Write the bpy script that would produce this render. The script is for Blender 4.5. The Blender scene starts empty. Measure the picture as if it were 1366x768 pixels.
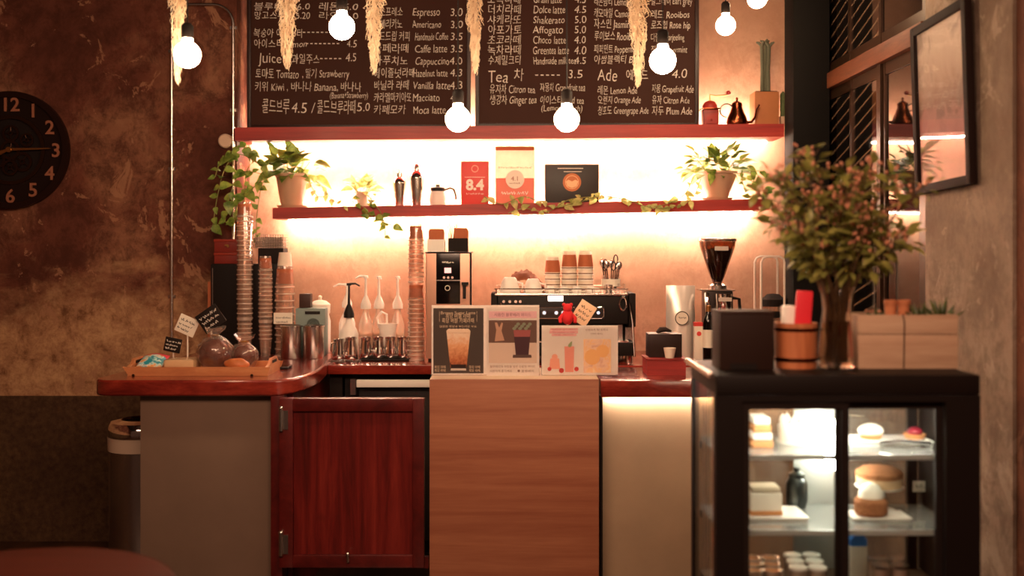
import bpy, bmesh, math, random
from mathutils import Vector, Matrix, noise
R = math.radians
rnd = random.Random(7)
SC = bpy.context.scene
COL = SC.collection

# ------------------------------------------------------------ camera, world, light, exposure
F = 1400.0                       # focal length in pixels of the 1366 px wide frame
EYE = 1.5
cam_d = bpy.data.cameras.new('camera'); cam = bpy.data.objects.new('camera', cam_d); COL.objects.link(cam)
cam.location = (0, 0, EYE); cam.rotation_euler = (R(90), 0, 0)
cam_d.sensor_width = 36.0; cam_d.lens = 36.0 * F / 1366.0
cam_d.shift_y = -54.0 / 1366.0
cam_d.clip_start = 0.05
cam_d.dof.use_dof = True; cam_d.dof.focus_distance = 4.75; cam_d.dof.aperture_fstop = 1.3
SC.camera = cam
SC.view_settings.view_transform = 'Standard'; SC.view_settings.look = 'None'
SC.view_settings.gamma = 1.0; SC.view_settings.use_curve_mapping = False
SC.view_settings.exposure = 0.38
SC.cycles.transparent_max_bounces = 24
LED_POWER = 92.0
LED_COLOR = (1.0, .82, .63)
BULB_POWER = 90.0
BULB_COLOR = (1.0, .70, .42)
w = bpy.data.worlds.new('room_light'); SC.world = w; w.use_nodes = True
w.node_tree.nodes['Background'].inputs[0].default_value = (1.0, .42, .25, 1)
w.node_tree.nodes['Background'].inputs[1].default_value = 0.035
def area(name, loc, size, power, col, target):
    d = bpy.data.lights.new(name, 'AREA'); d.shape = 'RECTANGLE'; d.size, d.size_y = size; d.energy = power; d.color = col
    o = bpy.data.objects.new(name, d); COL.objects.link(o); o.location = loc
    o.rotation_euler = (Vector(target) - Vector(loc)).to_track_quat('-Z', 'Y').to_euler()
area('overhead_fill_light', (-.2, 1.2, 2.95), (2.4, 1.2), 115, (1.0, .60, .40), (0, 4.2, .5))  # unseen soft fill added overhead to brighten the counter fronts

# ------------------------------------------------------------ helpers
def X(px, D): return (px - 683.0) / F * D
def Z(py, D): return EYE + (330.0 - py) / F * D
def lin(h):
    h = h.lstrip('#'); c = [int(h[i:i+2], 16) / 255 for i in (0, 2, 4)]
    return tuple((v / 12.92 if v <= .04045 else ((v + .055) / 1.055) ** 2.4) for v in c) + (1.0,)

class NT:
    def __init__(s, name):
        s.m = bpy.data.materials.new(name); s.m.use_nodes = True; s.t = s.m.node_tree; s.n = s.t.nodes
        s.b = s.n['Principled BSDF']; s.out = s.n['Material Output']
    def new(s, typ, **kw):
        n = s.n.new(typ)
        for k, v in kw.items(): setattr(n, k, v)
        return n
    def link(s, a, b): s.t.links.new(a, b)
    def coord(s, scale=(1, 1, 1), rot=(0, 0, 0)):
        tc = s.new('ShaderNodeTexCoord'); mp = s.new('ShaderNodeMapping')
        mp.inputs['Scale'].default_value = scale; mp.inputs['Rotation'].default_value = rot
        s.link(tc.outputs['Object'], mp.inputs[0]); return mp.outputs[0]
    def noise(s, vec, scale, detail=6, rough=.6, dist=0):
        n = s.new('ShaderNodeTexNoise'); n.inputs['Scale'].default_value = scale; n.inputs['Detail'].default_value = detail
        n.inputs['Roughness'].default_value = rough; n.inputs['Distortion'].default_value = dist
        s.link(vec, n.inputs['Vector']); return n.outputs['Fac']
    def ramp(s, fac, stops):
        r = s.new('ShaderNodeValToRGB'); e = r.color_ramp.elements
        while len(e) < len(stops): e.new(.5)
        for i, (p, c) in enumerate(stops):
            e[i].position = p; e[i].color = lin(c) if isinstance(c, str) else (c, c, c, 1)
        s.link(fac, r.inputs[0]); return r.outputs[0]
    def mix(s, fac, a, b, mode='MIX'):
        n = s.new('ShaderNodeMix', data_type='RGBA', blend_type=mode)
        for i, v in ((0, fac), (6, a), (7, b)):
            if hasattr(v, 'links'): s.link(v, n.inputs[i])
            elif isinstance(v, str): n.inputs[i].default_value = lin(v)
            else: n.inputs[i].default_value = v
        return n.outputs[2]
    def bump(s, h, strength=.3, dist=.01):
        n = s.new('ShaderNodeBump'); n.inputs['Strength'].default_value = strength; n.inputs['Distance'].default_value = dist
        s.link(h, n.inputs['Height']); s.link(n.outputs[0], s.b.inputs['Normal'])

MATS = {}
def mat(name, col, rough=.5, metal=0., spec=.5, var=0., vscale=20., coat=0., bump=0., trans=0., ior=1.45, alpha=1.):
    if name in MATS: return MATS[name]
    t = NT(name); b = t.b
    b.inputs['Base Color'].default_value = lin(col); b.inputs['Roughness'].default_value = rough
    b.inputs['Metallic'].default_value = metal; b.inputs['Specular IOR Level'].default_value = spec
    b.inputs['Coat Weight'].default_value = coat; b.inputs['Coat Roughness'].default_value = .15
    b.inputs['Transmission Weight'].default_value = trans; b.inputs['IOR'].default_value = ior; b.inputs['Alpha'].default_value = alpha
    if var or bump:
        f = t.noise(t.coord(), vscale)
        if var:
            c = lin(col); lo = tuple(v * (1 - var) for v in c[:3]) + (1,); hi = tuple(min(1, v * (1 + var)) for v in c[:3]) + (1,)
            t.link(t.mix(f, lo, hi), b.inputs['Base Color'])
        if bump: t.bump(f, bump)
    MATS[name] = t.m; return t.m
def glow(name, col, strength):
    if name in MATS: return MATS[name]
    t = NT(name); t.b.inputs['Base Color'].default_value = tuple(col) + (1,)
    t.b.inputs['Emission Color'].default_value = tuple(col) + (1,); t.b.inputs['Emission Strength'].default_value = strength
    MATS[name] = t.m; return t.m
def sheet_glass(name, tint='#ffffff', gloss=.12, rough=.02, haze=0., hazecol='#ffffff'):
    """thin clear pane: straight-through light, a mirror share that grows at grazing angles, optional milky share"""
    if name in MATS: return MATS[name]
    t = NT(name); tr = t.new('ShaderNodeBsdfTransparent'); tr.inputs[0].default_value = lin(tint)
    gl = t.new('ShaderNodeBsdfGlossy'); gl.inputs['Roughness'].default_value = rough
    lw = t.new('ShaderNodeLayerWeight'); lw.inputs['Blend'].default_value = .35
    mr = t.new('ShaderNodeMapRange'); mr.inputs['To Min'].default_value = gloss * .35; mr.inputs['To Max'].default_value = min(1, gloss * 4)
    t.link(lw.outputs['Facing'], mr.inputs[0])
    base = tr.outputs[0]
    if haze:
        df = t.new('ShaderNodeBsdfDiffuse'); df.inputs[0].default_value = lin(hazecol)
        tl = t.new('ShaderNodeBsdfTranslucent'); tl.inputs[0].default_value = lin(hazecol)
        ad = t.new('ShaderNodeMixShader'); t.link(df.outputs[0], ad.inputs[1]); t.link(tl.outputs[0], ad.inputs[2])
        mx = t.new('ShaderNodeMixShader'); mx.inputs[0].default_value = haze
        t.link(base, mx.inputs[1]); t.link(ad.outputs[0], mx.inputs[2]); base = mx.outputs[0]
    ms = t.new('ShaderNodeMixShader'); t.link(mr.outputs[0], ms.inputs[0]); t.link(base, ms.inputs[1]); t.link(gl.outputs[0], ms.inputs[2])
    t.link(ms.outputs[0], t.out.inputs[0]); MATS[name] = t.m; return t.m
def wood(name, c1, c2, c3, scale=(1, 1, 1), rough=.35, coat=.3, grain=6.0, knots=False):
    if name in MATS: return MATS[name]
    t = NT(name); v = t.coord(scale)
    f = t.noise(v, grain, 8, .62, .6); g = t.noise(v, grain * 9, 4, .6)
    c = t.ramp(f, [(.28, c1), (.5, c2), (.72, c3)])
    c = t.mix(t.ramp(g, [(.35, 0.0), (.75, .4)]), c, c1)
    if knots:
        k = t.noise(t.coord((1, 1, .8)), 7, 2, .4); c = t.mix(t.ramp(k, [(.66, 0.), (.74, .75)]), c, c1)
    t.link(c, t.b.inputs['Base Color']); t.b.inputs['Roughness'].default_value = rough
    t.b.inputs['Coat Weight'].default_value = coat; t.b.inputs['Coat Roughness'].default_value = .2
    t.bump(f, .08, .004); MATS[name] = t.m; return t.m
def leafmat(name, c1, c2, trans=.35):
    if name in MATS: return MATS[name]
    t = NT(name); f = t.noise(t.coord(), 24, 3); c = t.ramp(f, [(.35, c1), (.65, c2)])
    t.link(c, t.b.inputs['Base Color']); t.b.inputs['Roughness'].default_value = .4
    tl = t.new('ShaderNodeBsdfTranslucent'); t.link(c, tl.inputs[0])
    ms = t.new('ShaderNodeMixShader'); ms.inputs[0].default_value = trans
    t.link(t.b.outputs[0], ms.inputs[1]); t.link(tl.outputs[0], ms.inputs[2]); t.link(ms.outputs[0], t.out.inputs[0])
    MATS[name] = t.m; return t.m

class MB:
    """collects shapes (in world metres) and links them as ONE mesh object"""
    def __init__(s, mtx=None): s.bm = bmesh.new(); s.mi = 0; s.mtx = mtx
    def _new(s, verts, faces, smooth=False):
        vs = [s.bm.verts.new(v) for v in verts]; out = []
        for f in faces:
            try: fc = s.bm.faces.new([vs[i] for i in f])
            except ValueError: continue
            fc.material_index = s.mi; fc.smooth = smooth; out.append(fc)
        return vs, out
    def box(s, x0, x1, y0, y1, z0, z1, bevel=0., mtx=None):
        v = [(x, y, z) for x in (x0, x1) for y in (y0, y1) for z in (z0, z1)]
        f = [(0, 1, 3, 2), (4, 6, 7, 5), (0, 4, 5, 1), (2, 3, 7, 6), (0, 2, 6, 4), (1, 5, 7, 3)]
        vs, fs = s._new(v, f)
        if bevel:
            es = list({e for q in fs for e in q.edges})
            r = bmesh.ops.bevel(s.bm, geom=es, offset=bevel, segments=2, affect='EDGES', profile=.6)
            for q in r['faces']: q.material_index = s.mi
            vs = list({v for q in r['faces'] for v in q.verts} | {v for v in vs if v.is_valid})
        if mtx:
            for v in vs: v.co = mtx @ v.co
        return s
    def cbox(s, c, size, bevel=0., mtx=None):
        return s.box(c[0]-size[0]/2, c[0]+size[0]/2, c[1]-size[1]/2, c[1]+size[1]/2, c[2]-size[2]/2, c[2]+size[2]/2, bevel, mtx)
    def lathe(s, prof, c, seg=24, mtx=None, sx=1., sy=1.):
        """prof: (radius, height) pairs; radius 0 closes an end"""
        rings = []; c = Vector(c)
        for r, h in prof:
            if r <= 1e-6: pts = [Vector((0, 0, h))]
            else: pts = [Vector((r*sx*math.cos(2*math.pi*k/seg), r*sy*math.sin(2*math.pi*k/seg), h)) for k in range(seg)]
            rings.append([s.bm.verts.new((mtx @ p if mtx else p) + c) for p in pts])
        for a, b in zip(rings, rings[1:]):
            for k in range(seg):
                k2 = (k + 1) % seg
                q = [a[0 if len(a) == 1 else k], a[0 if len(a) == 1 else k2], b[0 if len(b) == 1 else k2], b[0 if len(b) == 1 else k]]
                u = []
                for v in q:
                    if v not in u: u.append(v)
                if len(u) < 3: continue
                try: fc = s.bm.faces.new(u)
                except ValueError: continue
                fc.material_index = s.mi; fc.smooth = True
        return s
    def cyl(s, c, r, h, seg=24, mtx=None, r2=None):
        r2 = r if r2 is None else r2
        return s.lathe([(0, 0), (r, 0), (r2, h), (0, h)], c, seg, mtx)
    def ball(s, c, r, sx=1., sy=1., sz=1., seg=16, rings=10, mtx=None):
        return s.lathe([(r*math.sin(math.pi*i/rings) if 0 < i < rings else 0, -r*sz*math.cos(math.pi*i/rings)) for i in range(rings+1)], c, seg, mtx, sx, sy)
    def tube(s, pts, r, seg=8, cap=True, closed=False):
        pts = [Vector(p) for p in pts]; n = len(pts); rs = r if isinstance(r, (list, tuple)) else [r]*n; rings = []
        up = None
        for i, p in enumerate(pts):
            if closed: d = pts[(i+1) % n] - pts[i-1]
            else: d = pts[min(i+1, n-1)] - pts[max(i-1, 0)]
            if d.length < 1e-9: d = Vector((0, 0, 1))
            d.normalize()
            if up is None: up = d.orthogonal().normalized()
            up = (up - d * up.dot(d))
            if up.length < 1e-6: up = d.orthogonal()
            up.normalize(); q = d.cross(up)
            rings.append([s.bm.verts.new(p + (up*math.cos(2*math.pi*k/seg) + q*math.sin(2*math.pi*k/seg))*rs[i]) for k in range(seg)])
        pr = list(zip(rings, rings[1:])) + ([(rings[-1], rings[0])] if closed else [])
        for a, b in pr:
            for k in range(seg):
                fc = s.bm.faces.new((a[k], a[(k+1) % seg], b[(k+1) % seg], b[k])); fc.material_index = s.mi; fc.smooth = True
        if cap and not closed:
            for g in (rings[0][::-1], rings[-1]):
                if seg > 2: fc = s.bm.faces.new(g); fc.material_index = s.mi
        return s
    def prism(s, poly, d0, d1, axis='Y'):
        """poly in (a, b); axis Y: a=x b=z ; axis Z: a=x b=y ; axis X: a=y b=z"""
        def p(a, b, d): return (a, d, b) if axis == 'Y' else ((a, b, d) if axis == 'Z' else (d, a, b))
        n = len(poly)
        s._new([p(a, b, d0) for a, b in poly] + [p(a, b, d1) for a, b in poly],
               [tuple(range(n)), tuple(range(2*n-1, n-1, -1))] + [(i, i+n, (i+1) % n + n, (i+1) % n) for i in range(n)])
        return s
    def disc(s, x, z, r, y, th=.0006, seg=24, sz=1.):
        return s.prism([(x + r*math.cos(2*math.pi*k/seg), z + sz*r*math.sin(2*math.pi*k/seg)) for k in range(seg)], y - th, y)
    def flat(s, x0, x1, z0, z1, y, th=.0006): return s.box(min(x0, x1), max(x0, x1), y - th, y, min(z0, z1), max(z0, z1))
    def leaf(s, p, d, L, W, up=(0, 0, 1), droop=.25, fold=.25, heart=True):
        p, d, up = Vector(p), Vector(d).normalized(), Vector(up)
        side = d.cross(up)
        if side.length < 1e-4: side = d.orthogonal()
        side.normalize(); nrm = side.cross(d)
        prof = [(0, .12), (.12, .8), (.32, 1.), (.6, .72), (.85, .3), (1, .02)] if heart else [(0, .08), (.2, .6), (.45, 1.), (.7, .75), (.9, .3), (1, .02)]
        vs = []
        for t, wd in prof:
            c = p + d*(L*t) - nrm*(droop*L*t*t)
            for k in (-1, 0, 1): vs.append(c + side*(k*W/2*wd) + nrm*(abs(k)*fold*W/2*wd))
        fs = []
        for i in range(len(prof)-1):
            for k in (0, 1): a = i*3+k; fs.append((a, a+1, a+4, a+3))
        s._new(vs, fs, True); return s
    def text(s, body, x, z, size, y, mtx=None, thin=0., wob=0., shear=0., align='LEFT', width=None, th=0.):
        """lettering standing in the XZ plane, facing -Y; x,z = start of its base line"""
        cu = bpy.data.curves.new('lettering', 'FONT'); cu.body = body; cu.size = size; cu.offset = thin; cu.shear = shear; cu.align_x = align
        cu.resolution_u = 3; cu.extrude = th
        ob = bpy.data.objects.new('lettering', cu); COL.objects.link(ob)
        me = bpy.data.meshes.new_from_object(ob.evaluated_get(bpy.context.evaluated_depsgraph_get()))
        sx = 1.
        if width and me.vertices:
            xs = [v.co.x for v in me.vertices]; sx = width / max(1e-6, max(xs) - min(xs))
        b2 = len(s.bm.verts); s.bm.from_mesh(me); s.bm.verts.ensure_lookup_table()
        new = s.bm.verts[b2:]; nf = set()
        for v in new:
            c = v.co.copy(); c.x *= sx
            if wob:
                q = Vector((c.x/size*1.3 + x*31, c.y/size*1.3 + z*17, 3.3)); c.x += wob*size*noise.noise(q); c.y += wob*size*noise.noise(q + Vector((9, 5, 2)))
            c = Vector((x + c.x, y - c.z, z + c.y)); v.co = mtx @ c if mtx else c
            nf.update(v.link_faces)
        for f in nf: f.material_index = s.mi
        COL.objects.unlink(ob); bpy.data.objects.remove(ob); bpy.data.meshes.remove(me); bpy.data.curves.remove(cu)
        return s
    def scrawl(s, x, z, wd, h, y, r=.0006, mtx=None, seed=0):
        """an unreadable handwritten line"""
        g = random.Random(seed*77 + 5); pts = []; n = max(6, int(wd/h*5)); t = 0
        while t < n:
            k = g.randint(3, 7); seg = []
            for i in range(k):
                seg.append(Vector((x + wd*(t+i)/n, y, z + h*(.5 + .5*math.sin((t+i)*2.1 + g.uniform(-.6, .6)))*g.uniform(.5, 1))))
            for a, b in zip(seg, seg[1:]):
                d = (b - a); nrm = Vector((-d.z, 0, d.x)).normalized()*r
                q = [a+nrm, a-nrm, b-nrm, b+nrm]; q = [mtx @ v if mtx else v for v in q]
                s._new(q, [(0, 1, 2, 3)])
            t += k + (1 if g.random() < .4 else 0)
        return s
    def build(s, name, mats, parent=None, loc=None, smooth=None):
        if s.mtx:
            for v in s.bm.verts: v.co = s.mtx @ v.co
        o_ = Vector((0, 0, 0))
        if parent is not None:
            r = parent
            while r.parent: r = r.parent
            o_ = Vector(r.location)
        elif loc is not None: o_ = Vector(loc)
        for v in s.bm.verts: v.co -= o_
        bmesh.ops.recalc_face_normals(s.bm, faces=s.bm.faces) if s.bm.faces else None
        me = bpy.data.meshes.new(name); s.bm.to_mesh(me); s.bm.free()
        for m in (mats if isinstance(mats, (list, tuple)) else [mats]): me.materials.append(m)
        if smooth: me.shade_smooth()
        me.set_sharp_from_angle(angle=R(42))
        ob = bpy.data.objects.new(name, me); COL.objects.link(ob)
        if parent is not None: ob.parent = parent
        elif loc is not None: ob.location = loc
        return ob
def tag(o, label, cat, group=None, kind=None):
    o['label'] = label; o['category'] = cat
    if group: o['group'] = group
    if kind: o['kind'] = kind
    return o
def thing(name, label, cat, loc, group=None):
    o = bpy.data.objects.new(name, None); COL.objects.link(o); o.location = loc; o.empty_display_size = .05
    return tag(o, label, cat, group)
def struct(o): o['kind'] = 'structure'; return o
def dup(root, loc, label=None, group=None, rz=None):
    def cp(o, par):
        c = o.copy(); COL.objects.link(c)
        if par: c.parent = par
        for ch in o.children: cp(ch, c)
        return c
    r = cp(root, None); r.location = loc
    if label: r['label'] = label
    if group: r['group'] = group
    if rz is not None: r.rotation_euler = (0, 0, rz)
    return r
def rotY(c, deg):
    c = Vector(c); return Matrix.Translation(c) @ Matrix.Rotation(R(deg), 4, 'Y') @ Matrix.Translation(-c)
def rotZ(c, deg):
    c = Vector(c); return Matrix.Translation(c) @ Matrix.Rotation(R(deg), 4, 'Z') @ Matrix.Translation(-c)
def rotX(c, deg):
    c = Vector(c); return Matrix.Translation(c) @ Matrix.Rotation(R(deg), 4, 'X') @ Matrix.Translation(-c)
TOFRONT = Matrix.Rotation(R(90), 4, 'X')        # lathe axis Z -> pointing at -Y
# ------------------------------------------------------------ materials
def wall_material(name, base, dark, light, wain=None, tan=None, wz=.743, chips=True, red=0.):
    t = NT(name); v = t.coord()
    f = t.noise(v, 1.6, 8, .62, .35); c = t.ramp(f, [(.3, dark), (.52, base), (.72, light)])
    g = t.noise(t.coord((1, 1, .8)), 9, 14, .82, .3)
    c = t.mix(t.ramp(g, [(.42, .75), (.56, 0.)]), c, dark)
    sep = t.new('ShaderNodeSeparateXYZ'); t.link(v, sep.inputs[0]); z = sep.outputs[2]
    if tan:                                   # older bare plaster low on the wall, partly painted light falloff; ragged upper edge
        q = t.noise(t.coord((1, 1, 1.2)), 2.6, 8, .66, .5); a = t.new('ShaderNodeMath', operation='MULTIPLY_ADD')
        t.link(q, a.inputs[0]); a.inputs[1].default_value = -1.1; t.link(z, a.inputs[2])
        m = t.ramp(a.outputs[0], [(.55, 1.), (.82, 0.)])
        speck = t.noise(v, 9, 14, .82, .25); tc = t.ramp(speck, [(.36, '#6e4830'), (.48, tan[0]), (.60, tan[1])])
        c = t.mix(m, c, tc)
    if chips:
        k = t.noise(t.coord((1, 1, .7)), 5.3, 7, .7, 1.1); c = t.mix(t.ramp(k, [(.585, 0.), (.60, .7 if chips is True else chips)]), c, light)
        k2 = t.noise(t.coord((.25, 1, 3.2)), 4.1, 6, .6, .3); c = t.mix(t.ramp(k2, [(.68, 0.), (.70, .5), (.72, 0.)]), c, dark)
    if wain:
        m = t.new('ShaderNodeMath', operation='LESS_THAN'); t.link(z, m.inputs[0]); m.inputs[1].default_value = wz
        wc = t.ramp(t.noise(v, 34, 8, .75), [(.35, wain[0]), (.66, wain[1])])
        wc = t.mix(t.ramp(t.noise(v, 2.2, 5, .6), [(.4, 0.), (.7, .6)]), wc, wain[0]); c = t.mix(m.outputs[0], c, wc)
    t.link(c, t.b.inputs['Base Color']); t.b.inputs['Roughness'].default_value = .8; t.b.inputs['Specular IOR Level'].default_value = .25
    t.bump(g, .35, .012); return t.m
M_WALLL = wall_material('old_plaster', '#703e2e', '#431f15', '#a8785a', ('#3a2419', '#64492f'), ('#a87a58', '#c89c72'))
M_WALLB = wall_material('smooth_plaster', '#b88c72', '#a47860', '#c89e84', chips=False)
M_WALLR = wall_material('raw_concrete', '#94806f', '#6a5648', '#b8a594', chips=.3)
M_WALLR2 = wall_material('peeled_concrete', '#74452f', '#4a2718', '#9a6c50', chips=.4)
M_CEIL = mat('dark_ceiling', '#2a1a14', .9)
M_FLOOR = wood('dark_floor', '#1a0d08', '#3a2317', '#553625', (1, .15, 1), .3, .2, 5)
M_RED = wood('red_stained_wood', '#7a1a16', '#a32a22', '#b8382c', (.35, 1.2, 6), .5, .05, 3.2)
M_REDV = wood('red_stained_panel', '#3a0a08', '#6c1814', '#8a2a20', (7, 1, .45), .35, .25, 3.0, True)
M_REDF = wood('red_stained_rail', '#3e0b09', '#5a1512', '#6e1e18', (3, 1, 3), .35, .3, 2.5)
M_TOP = wood('red_counter_top', '#521410', '#862b1f', '#a33c2b', (1.5, .5, 5), .16, .7, 3.2)
M_LAM = wood('walnut_laminate', '#8c4e37', '#a4674a', '#b27454', (.35, 1, 7.5), .42, .0, 2.6)
M_PLAS = mat('grey_brown_plaster', '#775f4e', .75, var=.18, vscale=5, bump=.15)
M_BLK = mat('black_paint', '#120906', .55, spec=.35)
M_BLKM = mat('black_matt', '#180d09', .7, spec=.3)
M_STEEL = mat('brushed_steel', '#d8cfc8', .26, 1.)
M_CHROME = mat('chrome', '#eeeae6', .1, 1.)
M_COPPER = mat('copper', '#8e4a30', .25, 1.)
M_IRON = mat('dark_bronze', '#3a2418', .42, .8)
M_BRASS = mat('old_brass', '#b98a52', .35, 1.)
M_WHITE = mat('white_plastic', '#efe8df', .4)
M_CREAM = mat('cream_paper', '#eadfce', .7)
M_KRAFT = mat('kraft_board', '#b0603c', .75, var=.08, vscale=60)
M_CLEAR = sheet_glass('clear_glass', '#ffffff', .1)
M_CHALKW = mat('chalk', '#e6dacd', .95)
LED = glow('led_light', LED_COLOR, LED_POWER)
BULB = glow('bulb_light', BULB_COLOR, BULB_POWER)

# ------------------------------------------------------------ room shell
WB, WL, WX = 5.62, 5.36, 1.56          # back wall, left stretch of it (stands forward), right wall
struct(MB().box(-3.4, 1.75, -1.2, WB+.15, -.06, 0).build('floor', M_FLOOR))
struct(MB().box(-3.4, 1.75, -1.2, WB+.15, 3.0, 3.06).build('ceiling', M_CEIL))
struct(MB().box(-1.405, WX, WB, WB+.12, 0, 3.0).build('wall_back', M_WALLB))
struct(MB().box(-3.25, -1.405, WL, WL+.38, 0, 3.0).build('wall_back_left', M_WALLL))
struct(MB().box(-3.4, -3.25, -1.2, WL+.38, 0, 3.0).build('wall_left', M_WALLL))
struct(MB().box(WX, WX+.16, 3.27, 3.96, 0, 3.0).build('wall_right', M_WALLR))
struct(MB().box(WX+.012, WX+.16, -1.2, 3.27, 0, 3.0).build('wall_right_near', M_WALLR2))
struct(MB().box(WX, WX+.16, 3.96, WB+.12, 0, .88).build('wall_right_low', M_WALLR))
struct(MB().box(1.378, 1.556, 5.14, 5.31, 0, 2.998, .004).build('column', mat('column_paint', '#0d0907', .75, spec=.2)))
# dark windows in the right wall
M_WFR = mat('window_metal', '#3a2618', .35, .6)
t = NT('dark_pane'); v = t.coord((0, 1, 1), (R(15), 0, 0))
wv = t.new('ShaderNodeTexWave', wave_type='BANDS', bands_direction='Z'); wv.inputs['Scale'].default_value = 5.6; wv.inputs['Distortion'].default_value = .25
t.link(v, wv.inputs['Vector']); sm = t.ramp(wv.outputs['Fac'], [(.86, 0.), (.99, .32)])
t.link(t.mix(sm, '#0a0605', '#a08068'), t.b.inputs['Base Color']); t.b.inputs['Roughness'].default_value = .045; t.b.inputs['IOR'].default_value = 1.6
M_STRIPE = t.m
M_PANE = mat('plain_dark_pane', '#090605', .04, ior=1.6)
def window(name, z0, z1, stiles, panes):
    m = MB()
    for y0, y1, out in stiles: m.box(WX-out, WX+.15, y0, y1, z0, z1)
    m.box(WX+.006, WX+.15, stiles[0][1], stiles[-1][0], z0, z0+.05).box(WX+.006, WX+.15, stiles[0][1], stiles[-1][0], z1-.05, z1)
    o = struct(m.build(name, M_WFR))
    for k, ((_, ya, _), (yb, _, _)) in enumerate(zip(stiles, stiles[1:])): MB().box(WX+.012, WX+.03, ya, yb, z0+.05, z1-.05).build('pane', panes[k], o)
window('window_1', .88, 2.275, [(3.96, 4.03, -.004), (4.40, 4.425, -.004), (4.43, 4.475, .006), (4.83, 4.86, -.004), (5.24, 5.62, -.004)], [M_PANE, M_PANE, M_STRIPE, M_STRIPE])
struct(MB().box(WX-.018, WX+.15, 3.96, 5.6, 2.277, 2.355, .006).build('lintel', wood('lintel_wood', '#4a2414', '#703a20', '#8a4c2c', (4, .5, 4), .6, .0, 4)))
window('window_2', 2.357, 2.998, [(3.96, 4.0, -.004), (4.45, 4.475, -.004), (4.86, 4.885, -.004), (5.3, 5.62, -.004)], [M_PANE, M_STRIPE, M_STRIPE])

# ------------------------------------------------------------ shelves with light strips
def shelf(name, label, xa, xb, ya, yb, thick, top):
    za, zb = Z(ya, 5.3), Z(yb, 5.3)
    sl = (zb - za) / (xb - xa)
    r = thing(name, label, 'shelf', ((xa+xb)/2, 5.4, (za+zb)/2 - thick))
    MB().prism([(xa, za), (xb, zb), (xb, zb-thick), (xa, za-thick)], 5.3, 5.535).build('board', M_RED, r)
    MB().prism([(xa+.03, za-thick-.008), (xb-.03, zb-thick-.008), (xb-.03, zb-thick+.010), (xa+.03, za-thick+.010)], 5.538, 5.552).build('led_strip', LED, r)['label'] = 'glowing light strip'
    MB().prism([(xa+.03, za-.012), (xb-.03, zb-.012), (xb-.03, zb+.008), (xa+.03, za+.008)], 5.538, 5.552).build('led_strip', LED, r)['label'] = 'glowing light strip'
    return lambda x: za + (x - xa)*sl
S1 = shelf('wall_shelf', 'upper long red wooden wall shelf carrying the menu chalkboards', -1.4, 1.374, 170, 165, .066, True)
S2 = shelf('wall_shelf', 'lower red wooden wall shelf carrying potted plants, shakers and small signs', -1.21, 1.30, 277, 265, .056, True)

# ------------------------------------------------------------ counters
TZ = .969                                 # top of the front counter
lc = thing('counter', 'plastered left counter base standing beside the red half door', 'counter', (-1.23, 4.8, 0))
MB().box(-1.506, -.968, 4.25, 5.34, 0, .90, .004).build('plaster_body', M_PLAS, lc)
MB().box(-.966, -.92, 4.2, 4.30, 0, .905, .003).build('post', M_REDF, lc)['label'] = 'dark red wooden post holding the hinges'
MB().box(-.966, -.90, 4.31, 5.34, 0, .905).build('inner_panel', M_REDV, lc)
def arc(cx, cy, r, a0, a1, n=8): return [(cx + r*math.cos(R(a0+(a1-a0)*i/n)), cy + r*math.sin(R(a0+(a1-a0)*i/n))) for i in range(n+1)]
pl = [(-1.405, 5.35), (-1.60, 5.35)] + arc(-1.61, 4.27, .075, 180, 270) + [(-.97, 4.195)] + [(-.93, 4.215), (-.89, 4.27), (-.862, 4.36), (-.845, 4.47), (-.842, 4.6), (-.85, 4.75), (-.862, 4.9), (-.865, 5.35)]
o = MB().prism(pl, .905, TZ, 'Z').build('worktop', M_TOP, None, (-1.25, 4.7, .905))
bv = o.modifiers.new('edge', 'BEVEL'); bv.width = .008; bv.segments = 2; bv.limit_method = 'ANGLE'; bv.angle_limit = R(60)
tag(o, 'glossy dark red worktop with a curved corner over the left counter', 'worktop')
# half door
gd = thing('half_door', 'dark red wooden half door with sunken panel between the counters', 'door', (-.62, 4.2, .2))
dz0, dz1, dx0, dx1 = Z(752, 4.2), Z(529, 4.2), X(372, 4.2)+.012, X(567, 4.2)
gf = MB()
for a in ((dx0, X(394, 4.2), dz0, dz1), (X(552, 4.2), dx1, dz0, dz1)): gf.box(a[0], a[1], 4.15, 4.19, a[2], a[3], .003)
for a in ((X(394, 4.2), X(552, 4.2), dz0, Z(736, 4.2)), (X(394, 4.2), X(552, 4.2), Z(546, 4.2), dz1)): gf.box(a[0], a[1], 4.151, 4.189, a[2], a[3], .002)
gf.build('door_frame', M_REDF, gd)
MB().box(X(394, 4.2)+.001, X(552, 4.2)-.001, 4.166, 4.182, Z(736, 4.2)+.001, Z(546, 4.2)-.001).build('panel', M_REDV, gd)
MB().box(X(394, 4.2)+.02, X(572, 4.2), 4.193, 4.215, Z(757, 4.2), Z(742, 4.2)).build('bottom_rail', M_REDF, gd)
for zc in (Z(558, 4.2), Z(722, 4.2)):
    h = MB().tube([(X(379, 4.2), 4.142, zc-.04), (X(379, 4.2), 4.142, zc+.045)], .008, 10).box(X(376, 4.2), X(388, 4.2), 4.1465, 4.1495, zc-.035, zc+.04).ball((X(379, 4.2), 4.142, zc+.05), .010, seg=10, rings=6)
    h.build('hinge', M_STEEL, gd)['label'] = 'steel barrel hinge'
MB().tube([(X(467, 4.2), 4.145, Z(744, 4.2)), (X(467, 4.2), 4.14, Z(733, 4.2))], .006).ball((X(467, 4.2), 4.14, Z(733, 4.2)), .009, seg=8, rings=6).build('bolt_latch', M_STEEL, gd)
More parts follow.
